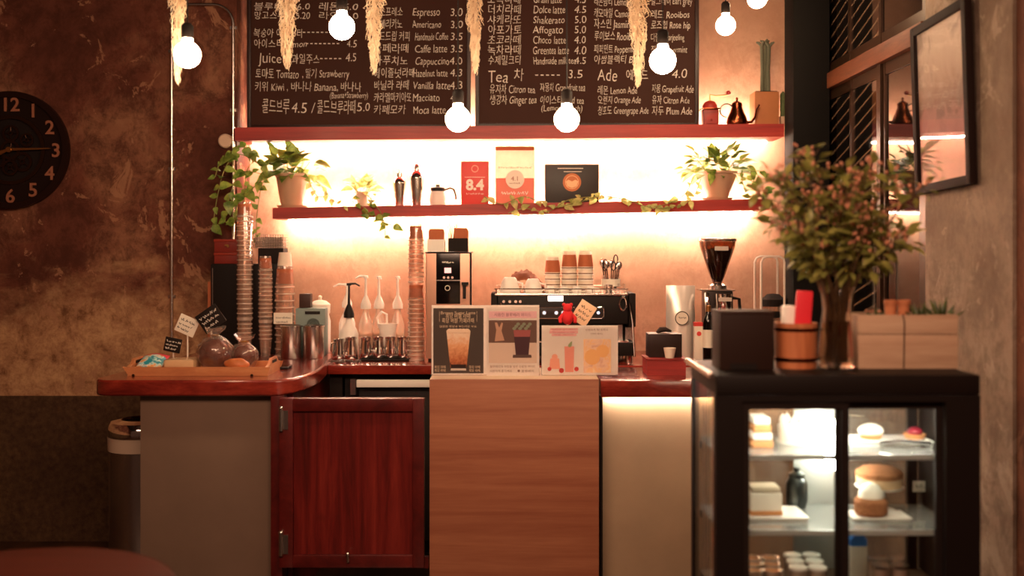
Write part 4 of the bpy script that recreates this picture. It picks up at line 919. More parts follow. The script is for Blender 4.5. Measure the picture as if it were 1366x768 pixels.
# on top of the machine
z = MTOP-.0015
def ccup(px, D, label, rr=.045, h=.07, rx=None):
    q = thing('coffee_cup', label, 'cup', (X(px, D), D, z)); c_ = (0, 0, 0)
    MB().lathe([(rr, 0), (rr*.98, .01), (rr*.78, h*.7), (rr*.62, h*.93), (rr*.5, h), (0, h)], (X(px, D), D, z), 24).build('body', M_WHITE, q)
    MB().lathe([(rr*1.0, .0), (rr*.94, 0), (rr*.72, h*.7), (0, h*.9)], (X(px, D), D, z+.0005), 24).build('inside', M_WHITE, q)
    xx = X(px, D)+rr*.8; MB().tube([(xx+.003, D-.01, z+h*.2), (xx+.022, D-.02, z+h*.25), (xx+.022, D-.02, z+h*.6), (xx-.004, D-.01, z+h*.68)], .005, 8).build('handle', M_WHITE, q)
    return q
ccup(680, 5.1, 'white coffee cup turned upside down at the left end of the machine top', .05, .075)
ccup(711, 5.1, 'white coffee cup turned upside down between the cloth and the paper cups', .046, .068)
for p, lb in ((735, 'small white espresso cup in front of the leftmost paper cup stack'), (752, 'small white espresso cup between the left and middle paper cup stacks'), (769, 'small white espresso cup between the middle and right paper cup stacks'), (788, 'small white espresso cup in front of the rightmost paper cup stack')): ccup(p, 5.07, lb, .026, .032)
m = MB(); nx, ny = 26, 12; vs = []; fs = []
for j in range(ny+1):
    for i in range(nx+1):
        u, v = i/nx, j/ny; xx = X(672, 5.25) + .21*u; yy = 5.17 + .17*v
        hh = .105*math.sin(math.pi*min(1, u*1.0+.0))**.6*(.35+.65*math.sin(math.pi*(.12+.76*v))) * (1 - .35*max(0, u-.5))
        hh += .016*noise.noise(Vector((u*9, v*6, 1))) + .012*noise.noise(Vector((u*22, v*3, 5)))
        vs.append((xx, yy, z + max(.003, hh)))
for j in range(ny):
    for i in range(nx): a = j*(nx+1)+i; fs.append((a, a+1, a+nx+2, a+nx+1))
m._new(vs, fs, True); cl = m.build('bar_cloth', mat('brown_cloth', '#7a4228', .9, var=.3, vscale=30), None, (X(700, 5.25), 5.25, z)); so = cl.modifiers.new('thickness', 'SOLIDIFY'); so.thickness = .003; so.offset = -1
tag(cl, 'crumpled brown cloth lying behind the upturned cups on the machine', 'cloth')
def paper_stack(px, n, where):
    D = 5.17; x = X(px, D); q = thing('paper_cup', 'plain paper cup in the ' + where + ' of the three stacks on the espresso machine', 'cup', (0, 0, 0), where + ' paper cup stack')
    MB().lathe([(.038, .003), (.029, .084), (.027, .088), (0, .088)], (0, 0, 0), 24).build('cup_wall', M_PAPER, q)
    MB().lathe([(.0385, .004), (.0405, .003), (.0405, 0), (.0385, -.001)], (0, 0, 0), 24).build('rim', M_WHITE, q)
    MB().lathe([(.0384, .0055), (.0381, .010), (.0376, .010), (.0378, .0055), (.0384, .0055)], (0, 0, 0), 24).build('band', M_BAND, q)
    last = dup(q, (x, D, z+.0275*(n-1)+.002), 'topmost kraft-sleeved paper cup in the ' + where + ' of the three stacks on the espresso machine')
    sl = MB().lathe([(.0384, .014), (.0322, .072), (.0312, .072), (.0374, .014), (.0384, .014)], (0, 0, 0), 24).build('sleeve', M_KRAFT); sl.parent = last
    q.location = (x, D, z+.002)
    for i in range(1, n-1): dup(q, (x, D, z+.002+.0275*i))
paper_stack(737, 4, 'leftmost'); paper_stack(759.5, 5, 'middle'); paper_stack(781, 5, 'rightmost')
x = X(815, 5.15); q = thing('utensil_jar', 'glass jar of bar utensils on a white band at the machine top', 'jar', (x, 5.15, z))
MB().lathe([(0, .0), (.04, 0), (.042, .004), (.046, .085), (.044, .085), (.039, .006), (0, .006)], (x, 5.15, z), 24).build('jar', M_CLEAR, q)
MB().lathe([(.0445, .03), (.0465, .065), (.047, .065), (.045, .03), (.0445, .03)], (x, 5.15, z), 24).build('white_band', M_CREAM, q)
g = random.Random(9)
for k in range(9):
    a = k*.7; bx_ = x + .022*math.cos(a); by_ = 5.15 + .022*math.sin(a); tx = x + .05*math.cos(a)*g.uniform(.6, 1.1); ty = 5.15 + .035*math.sin(a); tz = z + g.uniform(.13, .175)
    o = thing('bar_utensil', 'dark long-handled utensil standing in the glass jar on the machine', 'utensil', (bx_, by_, z+.008), 'utensils in the glass jar')
    MB().tube([(bx_, by_, z+.009), (tx, ty, tz-.03)], .003, 6).build('shaft', M_IRON, o)
    if k % 2: MB().tube([(tx + .010*math.cos(R(t_)), ty, tz-.008 + .022*math.sin(R(t_))) for t_ in range(0, 360, 30)], .003, 6, closed=True).build('loop_handle', M_BLKM, o)
    else: MB().ball((tx, ty, tz-.015), .013, sy=.5, sz=1.6, seg=10, rings=8).build('head', M_STEEL, o)
x = X(829, 5.07); q = MB().lathe([(0, 0), (.018, 0), (.02, .045), (.0185, .045), (.0165, .004), (0, .004)], (x, 5.07, z), 18).build('shot_glass', M_CLEAR, None, (x, 5.07, z)); tag(q, 'small shot glass at the right end of the machine top', 'glass')
x = X(812, 5.06); q = MB().lathe([(0, 0), (.018, 0), (.021, .04), (.0195, .04), (.0165, .004), (0, .004)], (x, 5.06, z), 18).build('shot_glass', M_CHROME, None, (x, 5.06, z)); tag(q, 'small steel shot cup in front of the utensil jar', 'glass')
# ------------------------------------------------------------ poster stands on the middle cabinet
D = 4.27; qx = lambda p: X(p, D); qz = lambda p: Z(p, D)
M_ACR = sheet_glass('acrylic', '#ffffff', .10, .03)
def stand(label, p0, p1, ytop):
    x0, x1, zt = qx(p0), qx(p1), qz(ytop); zb = CT + .001
    r = thing('poster_stand', label, 'sign stand', ((x0+x1)/2, D, zb))
    MB().box(x0, x1, D-.004, D-.0025, zb, zt).build('acrylic_front', M_ACR, r)
    MB().box(x0, x1, D+.004, D+.0055, zb, zt).box(x0, x1, D+.006, D+.05, zb, zb+.003).build('acrylic_back', M_ACR, r)
    MB().box(x0+.002, x1-.002, D+.0021, D+.0038, zb+.004, zt-.003).build('backing_sheet', leafmat('poster_white', '#f8f0e8', '#fdf6ee', .4), r)
    return r
PY = D + .0018
ra = stand('taller acrylic stand holding two drink posters on the wood-grain cabinet', 575, 720, 406)
m = MB(); m.flat(qx(578), qx(645), qz(498), qz(411), PY); pA = m.build('dark_poster', mat('poster_dark', '#4a3d36', .6), ra); pA['label'] = 'dark poster of an iced milk drink'
M_TAN = mat('tan_print', '#e6c8a8', .6)
m = MB()
m.text('Brown Sugar Latte', qx(611), qz(419), .017, PY-.0008, align='CENTER', width=.14); m.text('흑당 버블 라떼', qx(611), qz(424), .022, PY-.0008, align='CENTER', width=.10); m.text('흑당 버블 카페라떼', qx(611), qz(430), .022, PY-.0008, align='CENTER', width=.13)
m.text('달콤한 흑당과 부드러운 우유', qx(611), qz(436.5), .010, PY-.0008, align='CENTER', width=.15)
for a, b in ((587, 491), (587, 495.5), (633, 491), (633, 495.5)): m.text('흑당 라떼', qx(a), qz(b), .013, PY-.0008, align='CENTER', width=.045)
for sx in (586, 636): m.flat(qx(sx), qx(sx)+.001, qz(429), qz(415), PY-.0007)
m.build('lettering', M_TAN, pA)
def glass_print(m, px, y0, y1, w0, w1, d): m.prism([(qx(px)-w0/2, qz(y0)), (qx(px)+w0/2, qz(y0)), (qx(px)+w1/2, qz(y1)), (qx(px)-w1/2, qz(y1))], PY-d-.0002, PY-d)
t = NT('milk_print'); v = t.coord(); n_ = t.noise(v, 55, 5, .6, .8); sp = t.new('ShaderNodeSeparateXYZ'); t.link(v, sp.inputs[0])
ad = t.new('ShaderNodeMath', operation='MULTIPLY_ADD'); t.link(n_, ad.inputs[0]); ad.inputs[1].default_value = .12; t.link(sp.outputs[2], ad.inputs[2])
mr = t.new('ShaderNodeMapRange'); mr.inputs[1].default_value = .08; mr.inputs[2].default_value = .27; t.link(ad.outputs[0], mr.inputs[0])
t.link(t.ramp(mr.outputs[0], [(.02, '#4a1e10'), (.2, '#b8683c'), (.5, '#e8a878'), (.8, '#f6d8bc')]), t.b.inputs['Base Color']); MILK = t.m
m = MB(); glass_print(m, 611.5, 441, 490, .098, .066, .0008)
for k in range(6): m.disc(qx(600+4.6*k), qz(441), .012, PY-.0014-.0001*k, seg=14, sz=.7)
m.build('drink_picture', MILK, pA)
m = MB(); glass_print(m, 611.5, 486, 491, .062, .06, .0012); m.build('glass_foot', mat('print_dark', '#2a1610', .5), pA)
m = MB(); glass_print(m, 611.5, 491.2, 494, .06, .064, .0012); m.build('glass_base', mat('print_pale', '#d8c8bc', .5), pA)
m = MB(); m.flat(qx(649), qx(719), qz(501), qz(409), PY); pB = m.build('pale_poster', leafmat('poster_pale', '#f8eee6', '#fcf4ec', .4), ra); pB['label'] = 'pale poster of a dark berry drink'
MB().flat(qx(652), qx(716), qz(424), qz(415), PY-.0008).build('pink_band', mat('pink_print', '#eab8bc', .6), pB)
m = MB(); m.text('시원한 블루베리 에이드', qx(684), qz(421.5), .016, PY-.0016, align='CENTER', width=.15); m.build('lettering', mat('plum_ink', '#8a4a58', .6), pB)
MB().flat(qx(652), qx(716), qz(457), qz(427), PY-.0008).build('photo_background', mat('print_brown', '#6e5044', .6), pB)
MB().prism([(qx(652), qz(457)), (qx(716), qz(450)), (qx(716), qz(484)), (qx(652), qz(484))], PY-.0012, PY-.001).build('photo_table', mat('print_table', '#dcc2b0', .6), pB)
MB().prism([(qx(660), qz(455)), (qx(662), qz(440)), (qx(660), qz(430)), (qx(663), qz(430)), (qx(666), qz(437)), (qx(669), qz(430)), (qx(671), qz(431)), (qx(669), qz(441)), (qx(673), qz(454))], PY-.0015, PY-.0013).build('photo_figurine', mat('print_rose', '#c89a80', .6), pB)
m = MB(); glass_print(m, 696.5, 445, 473, .068, .052, .0018); m.build('drink_picture', mat('print_berry', '#4a2a30', .5), pB)
m = MB(); glass_print(m, 696.5, 440, 449, .07, .064, .0022); m.build('drink_foam', mat('print_pinkred', '#a85a58', .5), pB)
m = MB()
for k in range(9): m.disc(qx(686+2.6*k), qz(438-3*((k*7) % 3)), .008, PY-.0024, seg=8, sz=.8)
m.build('herb_picture', mat('print_green', '#8a9078', .5), pB)
m = MB(); glass_print(m, 696.5, 473, 477, .074, .078, .002); m.build('coaster_picture', mat('print_grey', '#5e4640', .5), pB)
m = MB(); m.text('블루베리와 라임을 넣은 상큼한 에이드', qx(684), qz(490), .011, PY-.0008, align='CENTER', width=.185); m.text('시원하게 즐기세요', qx(668), qz(496), .011, PY-.0008, align='CENTER', width=.09); m.text('블루베리', qx(704), qz(496), .011, PY-.0008, align='CENTER', width=.05); m.disc(qx(692), qz(494.5), .005, PY-.0008); m.build('small_print', mat('brown_ink', '#9a7868', .6), pB)
rb = stand('lower acrylic stand with pink drink and orange posters on the wood-grain cabinet', 722, 825, 433)
m = MB(); m.flat(qx(724), qx(774), qz(500), qz(436), PY); pC = m.build('berry_poster', leafmat('poster_cream', '#faf0e8', '#fdf6ee', .4), rb)
M_PINK = mat('pink_print2', '#f0b4b0', .6); M_ROSE = mat('rose_ink', '#c06868', .6)
m = MB(); m.flat(qx(734), qx(771), qz(440.5), qz(437.5), PY-.0008).flat(qx(733), qx(771), qz(444.5), qz(441), PY-.0008).flat(qx(736), qx(769), qz(448), qz(445.2), PY-.0008); m.build('pink_band', M_PINK, pC)
m = MB()
for k, s_ in enumerate(('새콤달콤 딸기 에이드', 'Strawberry ade', '자몽 에이드')): m.text(s_, qx(752), qz(440.2+3.6*k), .009, PY-.0016, align='CENTER', width=.10-.01*k)
m.build('lettering', M_ROSE, pC)
m = MB(); glass_print(m, 759.5, 462, 496, .04, .034, .0008); m.build('tall_drink_picture', mat('print_coral', '#ec9a88', .5), pC)
m = MB(); m.leaf((qx(759), PY-.0012, qz(463)), (.5, 0, 1), .028, .014, (0, -1, 0), 0, 0); m.build('leaf_picture', mat('print_leaf', '#9aa878', .5), pC)
m = MB(); glass_print(m, 740, 478, 492, .036, .044, .0008); m.disc(qx(740), qz(476), .012, PY-.0008); m.build('jar_picture', mat('print_salmon', '#f0a890', .5), pC)
m = MB(); m.disc(qx(733), qz(492), .008, PY-.0014).disc(qx(749), qz(494), .010, PY-.0014).disc(qx(769), qz(492), .009, PY-.0014); m.build('berry_picture', mat('print_red', '#c8403c', .5), pC)
m = MB(); m.flat(qx(776), qx(822), qz(500), qz(436), PY); pD = m.build('orange_poster', leafmat('poster_cream', '#faf0e8', '#fdf6ee', .4), rb)
m = MB(); m.text('상큼하게 톡! 오렌지', qx(796), qz(441), .010, PY-.0008, align='CENTER', width=.09); m.text('오렌지 에이드', qx(796), qz(446), .008, PY-.0008, align='CENTER', width=.05); m.build('lettering', mat('brown_ink', '#9a7868', .6), pD)
t = NT('orange_print'); f = t.noise(t.coord(), 28, 4, .6, .7); t.link(t.ramp(f, [(.36, '#e2b29c'), (.47, '#f4d0b4'), (.56, '#f6c690'), (.66, '#f8dcb8')]), t.b.inputs['Base Color'])
MB().flat(qx(778.5), qx(815), qz(497), qz(452), PY-.0008).build('fruit_photo', t.m, pD)
m = MB(); m.disc(qx(790), qz(476), .032, PY-.0016, seg=20).disc(qx(804), qz(468), .026, PY-.0018, seg=20); m.build('fruit_slices', mat('print_orange', '#f4bc7c', .5), pD)
# red doll and wooden tag behind the lower stand
D = 4.4; x, z = X(757, D), CT+.001; zt = Z(405, D)
r = thing('red_doll', 'small red plush doll sitting on a stem behind the lower posters', 'doll', (x, D, z))
MB().cyl((x, D, z), .022, .006, 16).tube([(x, D, z+.004), (x, D, zt-.085)], .006, 8).build('stem', M_STEEL, r)
M_DOLL = mat('red_felt', '#c8242a', .9)
MB().ball((x, D, zt-.055), .026, sz=1.25, seg=16, rings=12).ball((x, D-.004, zt-.018), .019, seg=14, rings=10).build('body', M_DOLL, r)
for s in (-1, 1):
    MB().tube([(x+s*.018, D, zt-.045), (x+s*.032, D-.012, zt-.06), (x+s*.03, D-.02, zt-.078)], [.008, .008, .007], 8).build('arm', M_DOLL, r)
    MB().ball((x+s*.015, D, zt-.004), .008, seg=10, rings=8).build('ear', M_DOLL, r)
x = X(779, D); zc = Z(418, D)
r = thing('wooden_tag', 'diamond-shaped pale wooden tag behind the orange poster', 'sign', (x, D+.02, z))
tm = rotY((x, D+.02, zc), 33)
MB(tm).box(x-.037, x+.037, D+.018, D+.024, zc-.048, zc+.048, .002).build('plate', mat('pale_wood', '#eac4a0', .6, var=.1), r)
m = MB(tm)
for k in range(3): m.scrawl(x-.026, zc+.016-.022*k, .05, .015, D+.0174, .0011, None, 60+k)
m.build('lettering', M_INK, r)
MB().tube([(x, D+.03, z+.003), (x, D+.03, zc-.02)], .004, 6).cyl((x, D+.03, z), .02, .005, 14).build('stem', M_STEEL, r)

# ------------------------------------------------------------ right counter: crate, napkin box, paper cup
D = 4.36
x0, x1 = X(863, D), X(915, D); z = TZ+.0005
r = thing('wooden_crate', 'low dark red wooden crate under the black napkin box', 'crate', ((x0+x1)/2, D+.07, z)); h = .062
m = MB().box(x0, x1, D, D+.012, z+.004, z+h).box(x0, x1, D+.138, D+.15, z+.004, z+h).box(x0, x0+.012, D+.0121, D+.1379, z+.004, z+h).box(x1-.012, x1, D+.0121, D+.1379, z+.004, z+h).box(x0, x1, D, D+.15, z, z+.0039)
m.build('sides', M_RED, r); MB().box(x0-.004, x1+.004, D-.004, D+.154, z+h+.0003, z+h+.008, .002).build('top_board', M_RED, r)
zc = z+h+.0085
r = thing('napkin_box', 'dark wooden napkin box standing on the low red crate', 'napkin box', (X(888, D), D+.07, zc))
x0, x1 = X(867, D), X(912, D)
MB().box(x0, x1, D+.04, D+.14, zc, Z(445, D+.04), .004).build('box', mat('espresso_wood', '#26120c', .4), r)
m = MB(); zz = Z(445, D+.04)+.0005
m.tube([(X(880, D), D+.09, zz), (X(885, D), D+.09, zz+.012), (X(892, D), D+.088, zz+.014), (X(900, D), D+.092, zz+.006)], [.006, .012, .010, .004], 8); m.build('napkin', mat('dark_napkin', '#2c1c16', .8), r)
x = X(894, D)
MBc = MB().lathe([(0, 0), (.018, 0), (.026, .042), (.0245, .042), (.017, .003), (0, .003)], (x, D+.012, zc), 20).build('tasting_cup', M_PAPER, None, (x, D+.012, zc)); tag(MBc, 'tiny pale paper cup in front of the dark napkin box', 'cup')
# back counter, right side
D = 5.1; z = .951
x0, x1 = X(890, D), X(929, D); zt = Z(381, D); xc = (x0+x1)/2
r = thing('coffee_bag', 'shiny silver coffee bag with round seal on the back counter', 'coffee bag', (xc, D+.03, z))
m = MB(); rows = [(0, .045, 1.), (.03, .055, 1.), (.2, .05, 1.), (.28, .03, .98), (.33, .012, 1.), (zt-z, .004, 1.)]; vs = []; fs = []; n = 8
for h, dp, ww in rows:
    for k in range(n+1): u = k/n*2-1; vs.append((xc+(x1-x0)/2*u*ww, D+.04-dp*(1-abs(u)**3)-.003*math.sin(k*2.3+h*40), z+h))
    for k in range(n+1): u = 1-k/n*2; vs.append((xc+(x1-x0)/2*u*ww, D+.042+dp*(1-abs(u)**3)*.8, z+h))
N = 2*(n+1)
for j in range(len(rows)-1):
    for k in range(N): fs.append((j*N+k, j*N+(k+1) % N, (j+1)*N+(k+1) % N, (j+1)*N+k))
fs += [tuple(range(N)), tuple(range(len(vs)-N, len(vs)))]
m._new(vs, fs, True); m.build('bag', mat('foil', '#f2e8de', .32, .45), r)
cx, cz = X(909, D), Z(424, D); MB().disc(cx, cz, .036, D-.017, .002, 28).build('seal', M_CREAM, r)
m = ring(MB(), .030, .034, D-.0205, .001, 28); m.scrawl(cx-.016, cz-.002, .03, .012, D-.0205, .0009, None, 71); m.build('seal_print', M_INK, r)
x0, x1, D = X(926, 5.0), X(937, 5.0), 4.99
r = thing('red_carton', 'small white carton with red top and spot, left of the dark bottle', 'carton', ((x0+x1)/2, D, z))
MB().box(x0, x1, D, D+.04, z, Z(430, D), .001).build('carton', M_CREAM, r); MB().box(x0-.0006, x1+.0006, D-.0006, D+.0406, Z(435, D), Z(430, D)+.001).build('red_top', M_PRED, r); MB().disc(X(932.5, D), Z(445, D), .011, D-.0006).build('red_spot', M_PRED, r)
x, D = X(945, 4.98), 4.98
r = thing('dark_bottle', 'tall dark bottle with pale label in front of the coffee grinder', 'bottle', (x, D, z))
MB().lathe([(0, 0), (.026, 0), (.027, .004), (.027, .19), (.022, .215), (.012, .235), (.011, .27), (0, .27)], (x, D, z), 24).build('bottle', mat('dark_glass', '#0e0a08', .08), r)
MB().lathe([(.0275, .075), (.0275, .16)], (x, D, z), 24).build('label', M_CREAM, r); MB().lathe([(.0125, .245), (.0125, .274), (0, .275)], (x, D, z), 16).build('cap', M_BRASS, r)
# grinder
D = 5.15; x = X(957, D)
r = thing('coffee_grinder', 'coffee grinder with conical bean hopper on the back counter', 'coffee grinder', (x, D, z))
zt = Z(319, D); zj = Z(377, D)
MB().lathe([(.022, zj-z), (.035, zj-z+.03), (.086, zt-z-.035), (.088, zt-z-.012), (.086, zt-z-.012), (.033, zj-z+.031), (.02, zj-z+.002)], (x, D, z), 32).build('hopper', sheet_glass('smoky_hopper', '#c8a890', .14, .03), r)
MB().lathe([(0, zj-z+.004), (.019, zj-z+.004), (.032, zj-z+.032), (.076, zt-z-.05), (0, zt-z-.042)], (x, D, z), 28).build('coffee_beans', mat('beans', '#2a120a', .4, var=.5, vscale=120, bump=.8), r)
MB().lathe([(.092, zt-z-.011), (.095, zt-z-.004), (.092, zt-z+.003), (0, zt-z+.006)], (x, D, z), 32).build('hopper_lid', M_STEEL, r)
MB().box(X(949, D), X(967, D), D-.086, D-.083, zt-.055, zt-.035).build('hopper_label', mat('label_grey', '#c8b8ac', .5), r)
MB().lathe([(0, zj-z-.03), (.045, zj-z-.03), (.045, zj-z-.012), (.024, zj-z), (0, zj-z)], (x, D, z), 24).box(X(931, D), X(978, D), D-.05, D+.05, zj-.037, zj-.031).build('collar', M_STEEL, r)
zb = z+.04
MB().box(x-.062, x+.07, D-.04, D+.09, zb, zj-.0375, .01).build('body', mat('grinder_body', '#2a211e', .35, .5), r)
MB().box(x-.075, x+.085, D-.10, D+.10, z, zb-.0005, .006).build('base', M_BLK, r)
MB().lathe([(0, 0), (.034, 0), (.04, .01), (.04, .085), (0, .085)], (x+.012, D-.085, zj-.135), 24).build('doser', M_CHROME, r)
MB().box(x-.02, x+.044, D-.128, D-.1255, zj-.085, zj-.067).build('doser_label', mat('label_grey', '#c8b8ac', .5), r)
MB().tube([(x+.055, D-.085, zj-.07), (x+.085, D-.1, zj-.075), (x+.09, D-.1, zj-.14)], .008, 8).build('lever', M_BLK, r)
MB().tube([(x-.06, D-.045, zj-.05), (x-.062, D-.065, zj-.09), (x-.058, D-.06, zj-.14)], .012, 8).build('grip', M_CHROME, r)
# blender
D = 5.2; x0, x1 = X(1014, D), 1.355; xc = (x0+x1)/2+.02
r = thing('blender', 'blender with clear sound hood and dark-banded jug beside the black column', 'blender', (xc, D+.06, z))
MB().box(x0+.004, x1, D+.0, D+.15, z, z+.10, .008).build('base', M_BLK, r)
zt = Z(342, D)
m = MB()
for yy in (D+.004, D+.142): m.tube([(x0+.006, yy, z+.104), (x0+.006, yy, zt-.03), (x0+.016, yy, zt-.008), (x0+.036, yy, zt), (x1-.03, yy, zt), (x1-.008, yy, zt-.012), (x1-.004, yy, zt-.03), (x1-.004, yy, z+.104)], .006, 8)
m.build('hood_edges', mat('hood_edge', '#d8c8ba', .25), r)
MB().box(x0+.008, x1-.008, D+.002, D+.0045, z+.104, zt-.008).box(x0+.008, x1-.008, D+.14, D+.143, z+.104, zt-.008).box(x0+.004, x0+.007, D+.005, D+.14, z+.104, zt-.03).box(x0+.03, x1-.03, D+.005, D+.14, zt-.002, zt+.001).build('sound_hood', M_CLEAR, r)
j = MB().lathe([(.04, .104), (.045, .14), (.062, .27), (.064, .29), (.062, .29), (.043, .142), (.038, .11), (0, .108)], (xc, D+.072, z), 24).build('jug', sheet_glass('jug_clear', '#fff4ea', .14, .05, .18, '#e8d0bc'), r)
MB().lathe([(.0648, .255), (.0655, .275), (.066, .29), (.045, .3), (.03, .315), (0, .318)], (xc, D+.072, z), 24).build('jug_lid', M_BLKM, r)
cx, cz = xc, z+.215; MB().lathe([(.0, 0), (.022, 0), (.022, .004), (0, .004)], (cx, D+.02, cz), 20, TOFRONT, 1.4, .8).build('jug_emblem', M_BLK, r)

# ------------------------------------------------------------ tray of pastries on the left counter
D = 4.33; z = TZ+.0006; tx0, tx1 = X(170, D), X(357, D)
r = thing('wooden_tray', 'pale wooden tray with handles holding pastries on the left worktop', 'tray', ((tx0+tx1)/2, 4.45, z))
M_TRAY = wood('tray_wood', '#a8623c', '#c07a4c', '#d09060', (1.5, 4, 6), .5, .1, 3)
MB().box(tx0, tx1, D, 4.58, z, z+.008).build('bottom', M_TRAY, r)
def trap(y0_, y1_): return MB().prism([(tx0, z+.0082), (tx1, z+.0082), (tx1+.010, z+.037), (tx0-.020, z+.037)], y0_, y1_)
trap(D, D+.009).build('front_side', M_TRAY, r); trap(4.571, 4.58).build('back_side', M_TRAY, r)
for s, xx in ((-1, tx0), (1, tx1)):
    m = MB(); pts = [(D+.0095, z+.009), (4.5705, z+.009), (4.5705, z+.037), (4.53, z+.045), (4.50, z+.065), (4.41, z+.065), (4.38, z+.045), (D+.0095, z+.037)]
    m.prism(pts, xx-.012 if s > 0 else xx-.008, xx if s > 0 else xx+.004, 'X'); ob = m.build('end_handle', M_TRAY, r)
    MB().box(xx-.0135 if s > 0 else xx-.0095, xx+.0012 if s > 0 else xx+.0055, 4.415, 4.495, z+.044, z+.056).build('hand_hole', M_BLKM, ob)
for p in (178, 336): MB().cyl((X(p, D), D-.0005, Z(500.5, D)), .006, .003, 12, TOFRONT).build('screw', M_IRON, r)
zt = z+.0085
x0, x1 = -1.576, X(218, 4.42)
q = thing('snack_pack', 'blue and pink snack packet at the left end of the wooden tray', 'packet', ((x0+x1)/2, 4.42, zt))
m = MB(); nx, ny = 12, 6; vs = []; fs = []
for sgn in (1, -1):
    for jj in range(ny+1):
        for i in range(nx+1): u, v = i/nx*2-1, jj/ny*2-1; b_ = max(0, (1-u*u))**.5*max(0, (1-v*v))**.5; vs.append(((x0+x1)/2+u*(x1-x0)/2, 4.44+v*.07, zt+.036+sgn*.026*b_+v*.022))
for s_ in (0, 1):
    o_ = s_*(nx+1)*(ny+1)
    for jj in range(ny):
        for i in range(nx): a = o_+jj*(nx+1)+i; fs.append((a, a+1, a+nx+2, a+nx+1))
m._new(vs, fs, True)
t = NT('packet_print'); sp = t.new('ShaderNodeSeparateXYZ'); v = t.coord(); t.link(v, sp.inputs[0]); n_ = t.noise(v, 30, 3)
c = t.ramp(n_, [(.42, '#2f8fa0'), (.5, '#bfe0dc'), (.6, '#e8a05c')]); cm = t.new('ShaderNodeMath', operation='GREATER_THAN'); t.link(sp.outputs[1], cm.inputs[0]); cm.inputs[1].default_value = .045
t.link(t.mix(cm.outputs[0], c, '#d8404e'), t.b.inputs['Base Color']); t.b.inputs['Roughness'].default_value = .3
bmesh.ops.remove_doubles(m.bm, verts=m.bm.verts, dist=.0005); m.build('packet', t.m, q)
MB().scrawl(x0+.02, zt+.028, .055, .014, 4.366, .0013, None, 80).build('lettering', M_PW, q)
x0, x1 = X(222, 4.42), X(262, 4.42)
q = thing('bread_slab', 'cream wrapped bread in the middle of the wooden tray', 'bread', ((x0+x1)/2, 4.44, zt))
MB().box(x0, x1, 4.38, 4.5, zt, zt+.052, .012).build('bread', mat('cream_bread', '#e8c8a0', .7, var=.15, vscale=30), q)
MB().box(x0-.002, x1+.002, 4.377, 4.503, zt, zt+.055, .012).build('wrapper', sheet_glass('film', '#fff8f0', .16, .08, .12, '#f0e0cc'), q)
def pastry(label, px, D, rx, ry, rz, col, seed, bag=True, up=.0):
    x = X(px, D); q = thing('bagged_pastry', label, 'pastry', (x, D, zt)); g = random.Random(seed)
    m = MB(); m.ball((x, D, zt+rz*.93), rz, rx/rz, ry/rz, .92, 24, 16)
    for v in m.bm.verts: v.co += Vector((0, 0, 1))*.008*noise.noise(v.co*28) + (v.co-Vector((x, D, zt+rz)))*.16*noise.noise(v.co*40+Vector((seed, 0, 0)))
    zmin = min(v.co.z for v in m.bm.verts)
    for v in m.bm.verts: v.co.z += zt+.002-zmin
    m.build('pastry', col, q)
    if bag:
        m = MB(); m.lathe([(rx*1.12*math.sin(a), -rz*1.05*math.cos(a)) for a in [math.pi*i/24 for i in range(1, 22)]] + [(.016, rz*1.12), (.026, rz*1.25), (.034, rz*1.38), (.045, rz*1.62)], (x, D, zt+rz*1.07), 44, None, 1, min(1, ry/rx))
        for v in m.bm.verts: v.co += Vector((noise.noise(v.co*33), noise.noise(v.co*33+Vector((7, 0, 0))), noise.noise(v.co*33+Vector((0, 9, 0)))))*.010 + Vector((noise.noise(v.co*95), noise.noise(v.co*95+Vector((7, 0, 0))), noise.noise(v.co*95+Vector((0, 9, 0)))))*.006
        for v in m.bm.verts: v.co.z = max(v.co.z, zt+.0008)
        m.build('plastic_bag', sheet_glass('crinkled_film', '#fff4ec', .14, .09, .12, '#f0dccc'), q)
        MB().tube([(x+.017*math.cos(a), D+.017*math.sin(a), zt+rz*2.19) for a in [k*.6 for k in range(11)]], .003, 6).build('tie', M_BRASS, q)
M_CHOC = mat('chocolate_bread', '#5a1f10', .35, var=.35, vscale=40); M_BREAD = mat('golden_bread', '#b8683a', .5, var=.3, vscale=35)
pastry('dark chocolate bread in a tied clear bag on the wooden tray', 287, 4.46, .070, .062, .068, M_CHOC, 3)
pastry('golden bread in a tied clear bag at the right of the wooden tray', 326, 4.51, .05, .046, .054, M_CHOC, 5)
pastry('small golden roll lying in front of the bagged breads on the wooden tray', 316, 4.395, .052, .032, .03, M_BREAD, 8, False)
def price_sign(label, px, py, sz, deg, board_, ink, D=4.54, yw=0, seed=0):
    x, zc = X(px, D), Z(py, D); q = thing('price_sign', label, 'sign', (x, D, zt)); tm = rotY((x, D, zc), deg) @ rotZ((x, D, zc), yw)
    MB(tm).box(x-sz[0]/2, x+sz[0]/2, D-.003, D+.003, zc-sz[1]/2, zc+sz[1]/2, .002 if board_ is M_BLKM else .0028).build('board', board_, q)
    m = MB(tm)
    for k in range(3): m.scrawl(x-sz[0]*.4, zc+sz[1]*(.16-.25*k), sz[0]*(.8-.12*k), sz[1]*.17, D-.0036, .0011, None, seed+k)
    m.build('handwriting', ink, q)
    MB().tube([(x, D+.0075, zt+.002), (x, D+.0075, zc)], .0035, 6).build('stick', M_CREAM, q)
price_sign('small black sign on a stick, lowest of the three on the wooden tray', 230.5, 460, (.072, .062), 12, M_BLKM, M_CHALKW, seed=1)
price_sign('cream paper sign on a stick between the two black signs on the tray', 249.5, 434, (.088, .078), 24, M_CREAM, M_INK, seed=5)
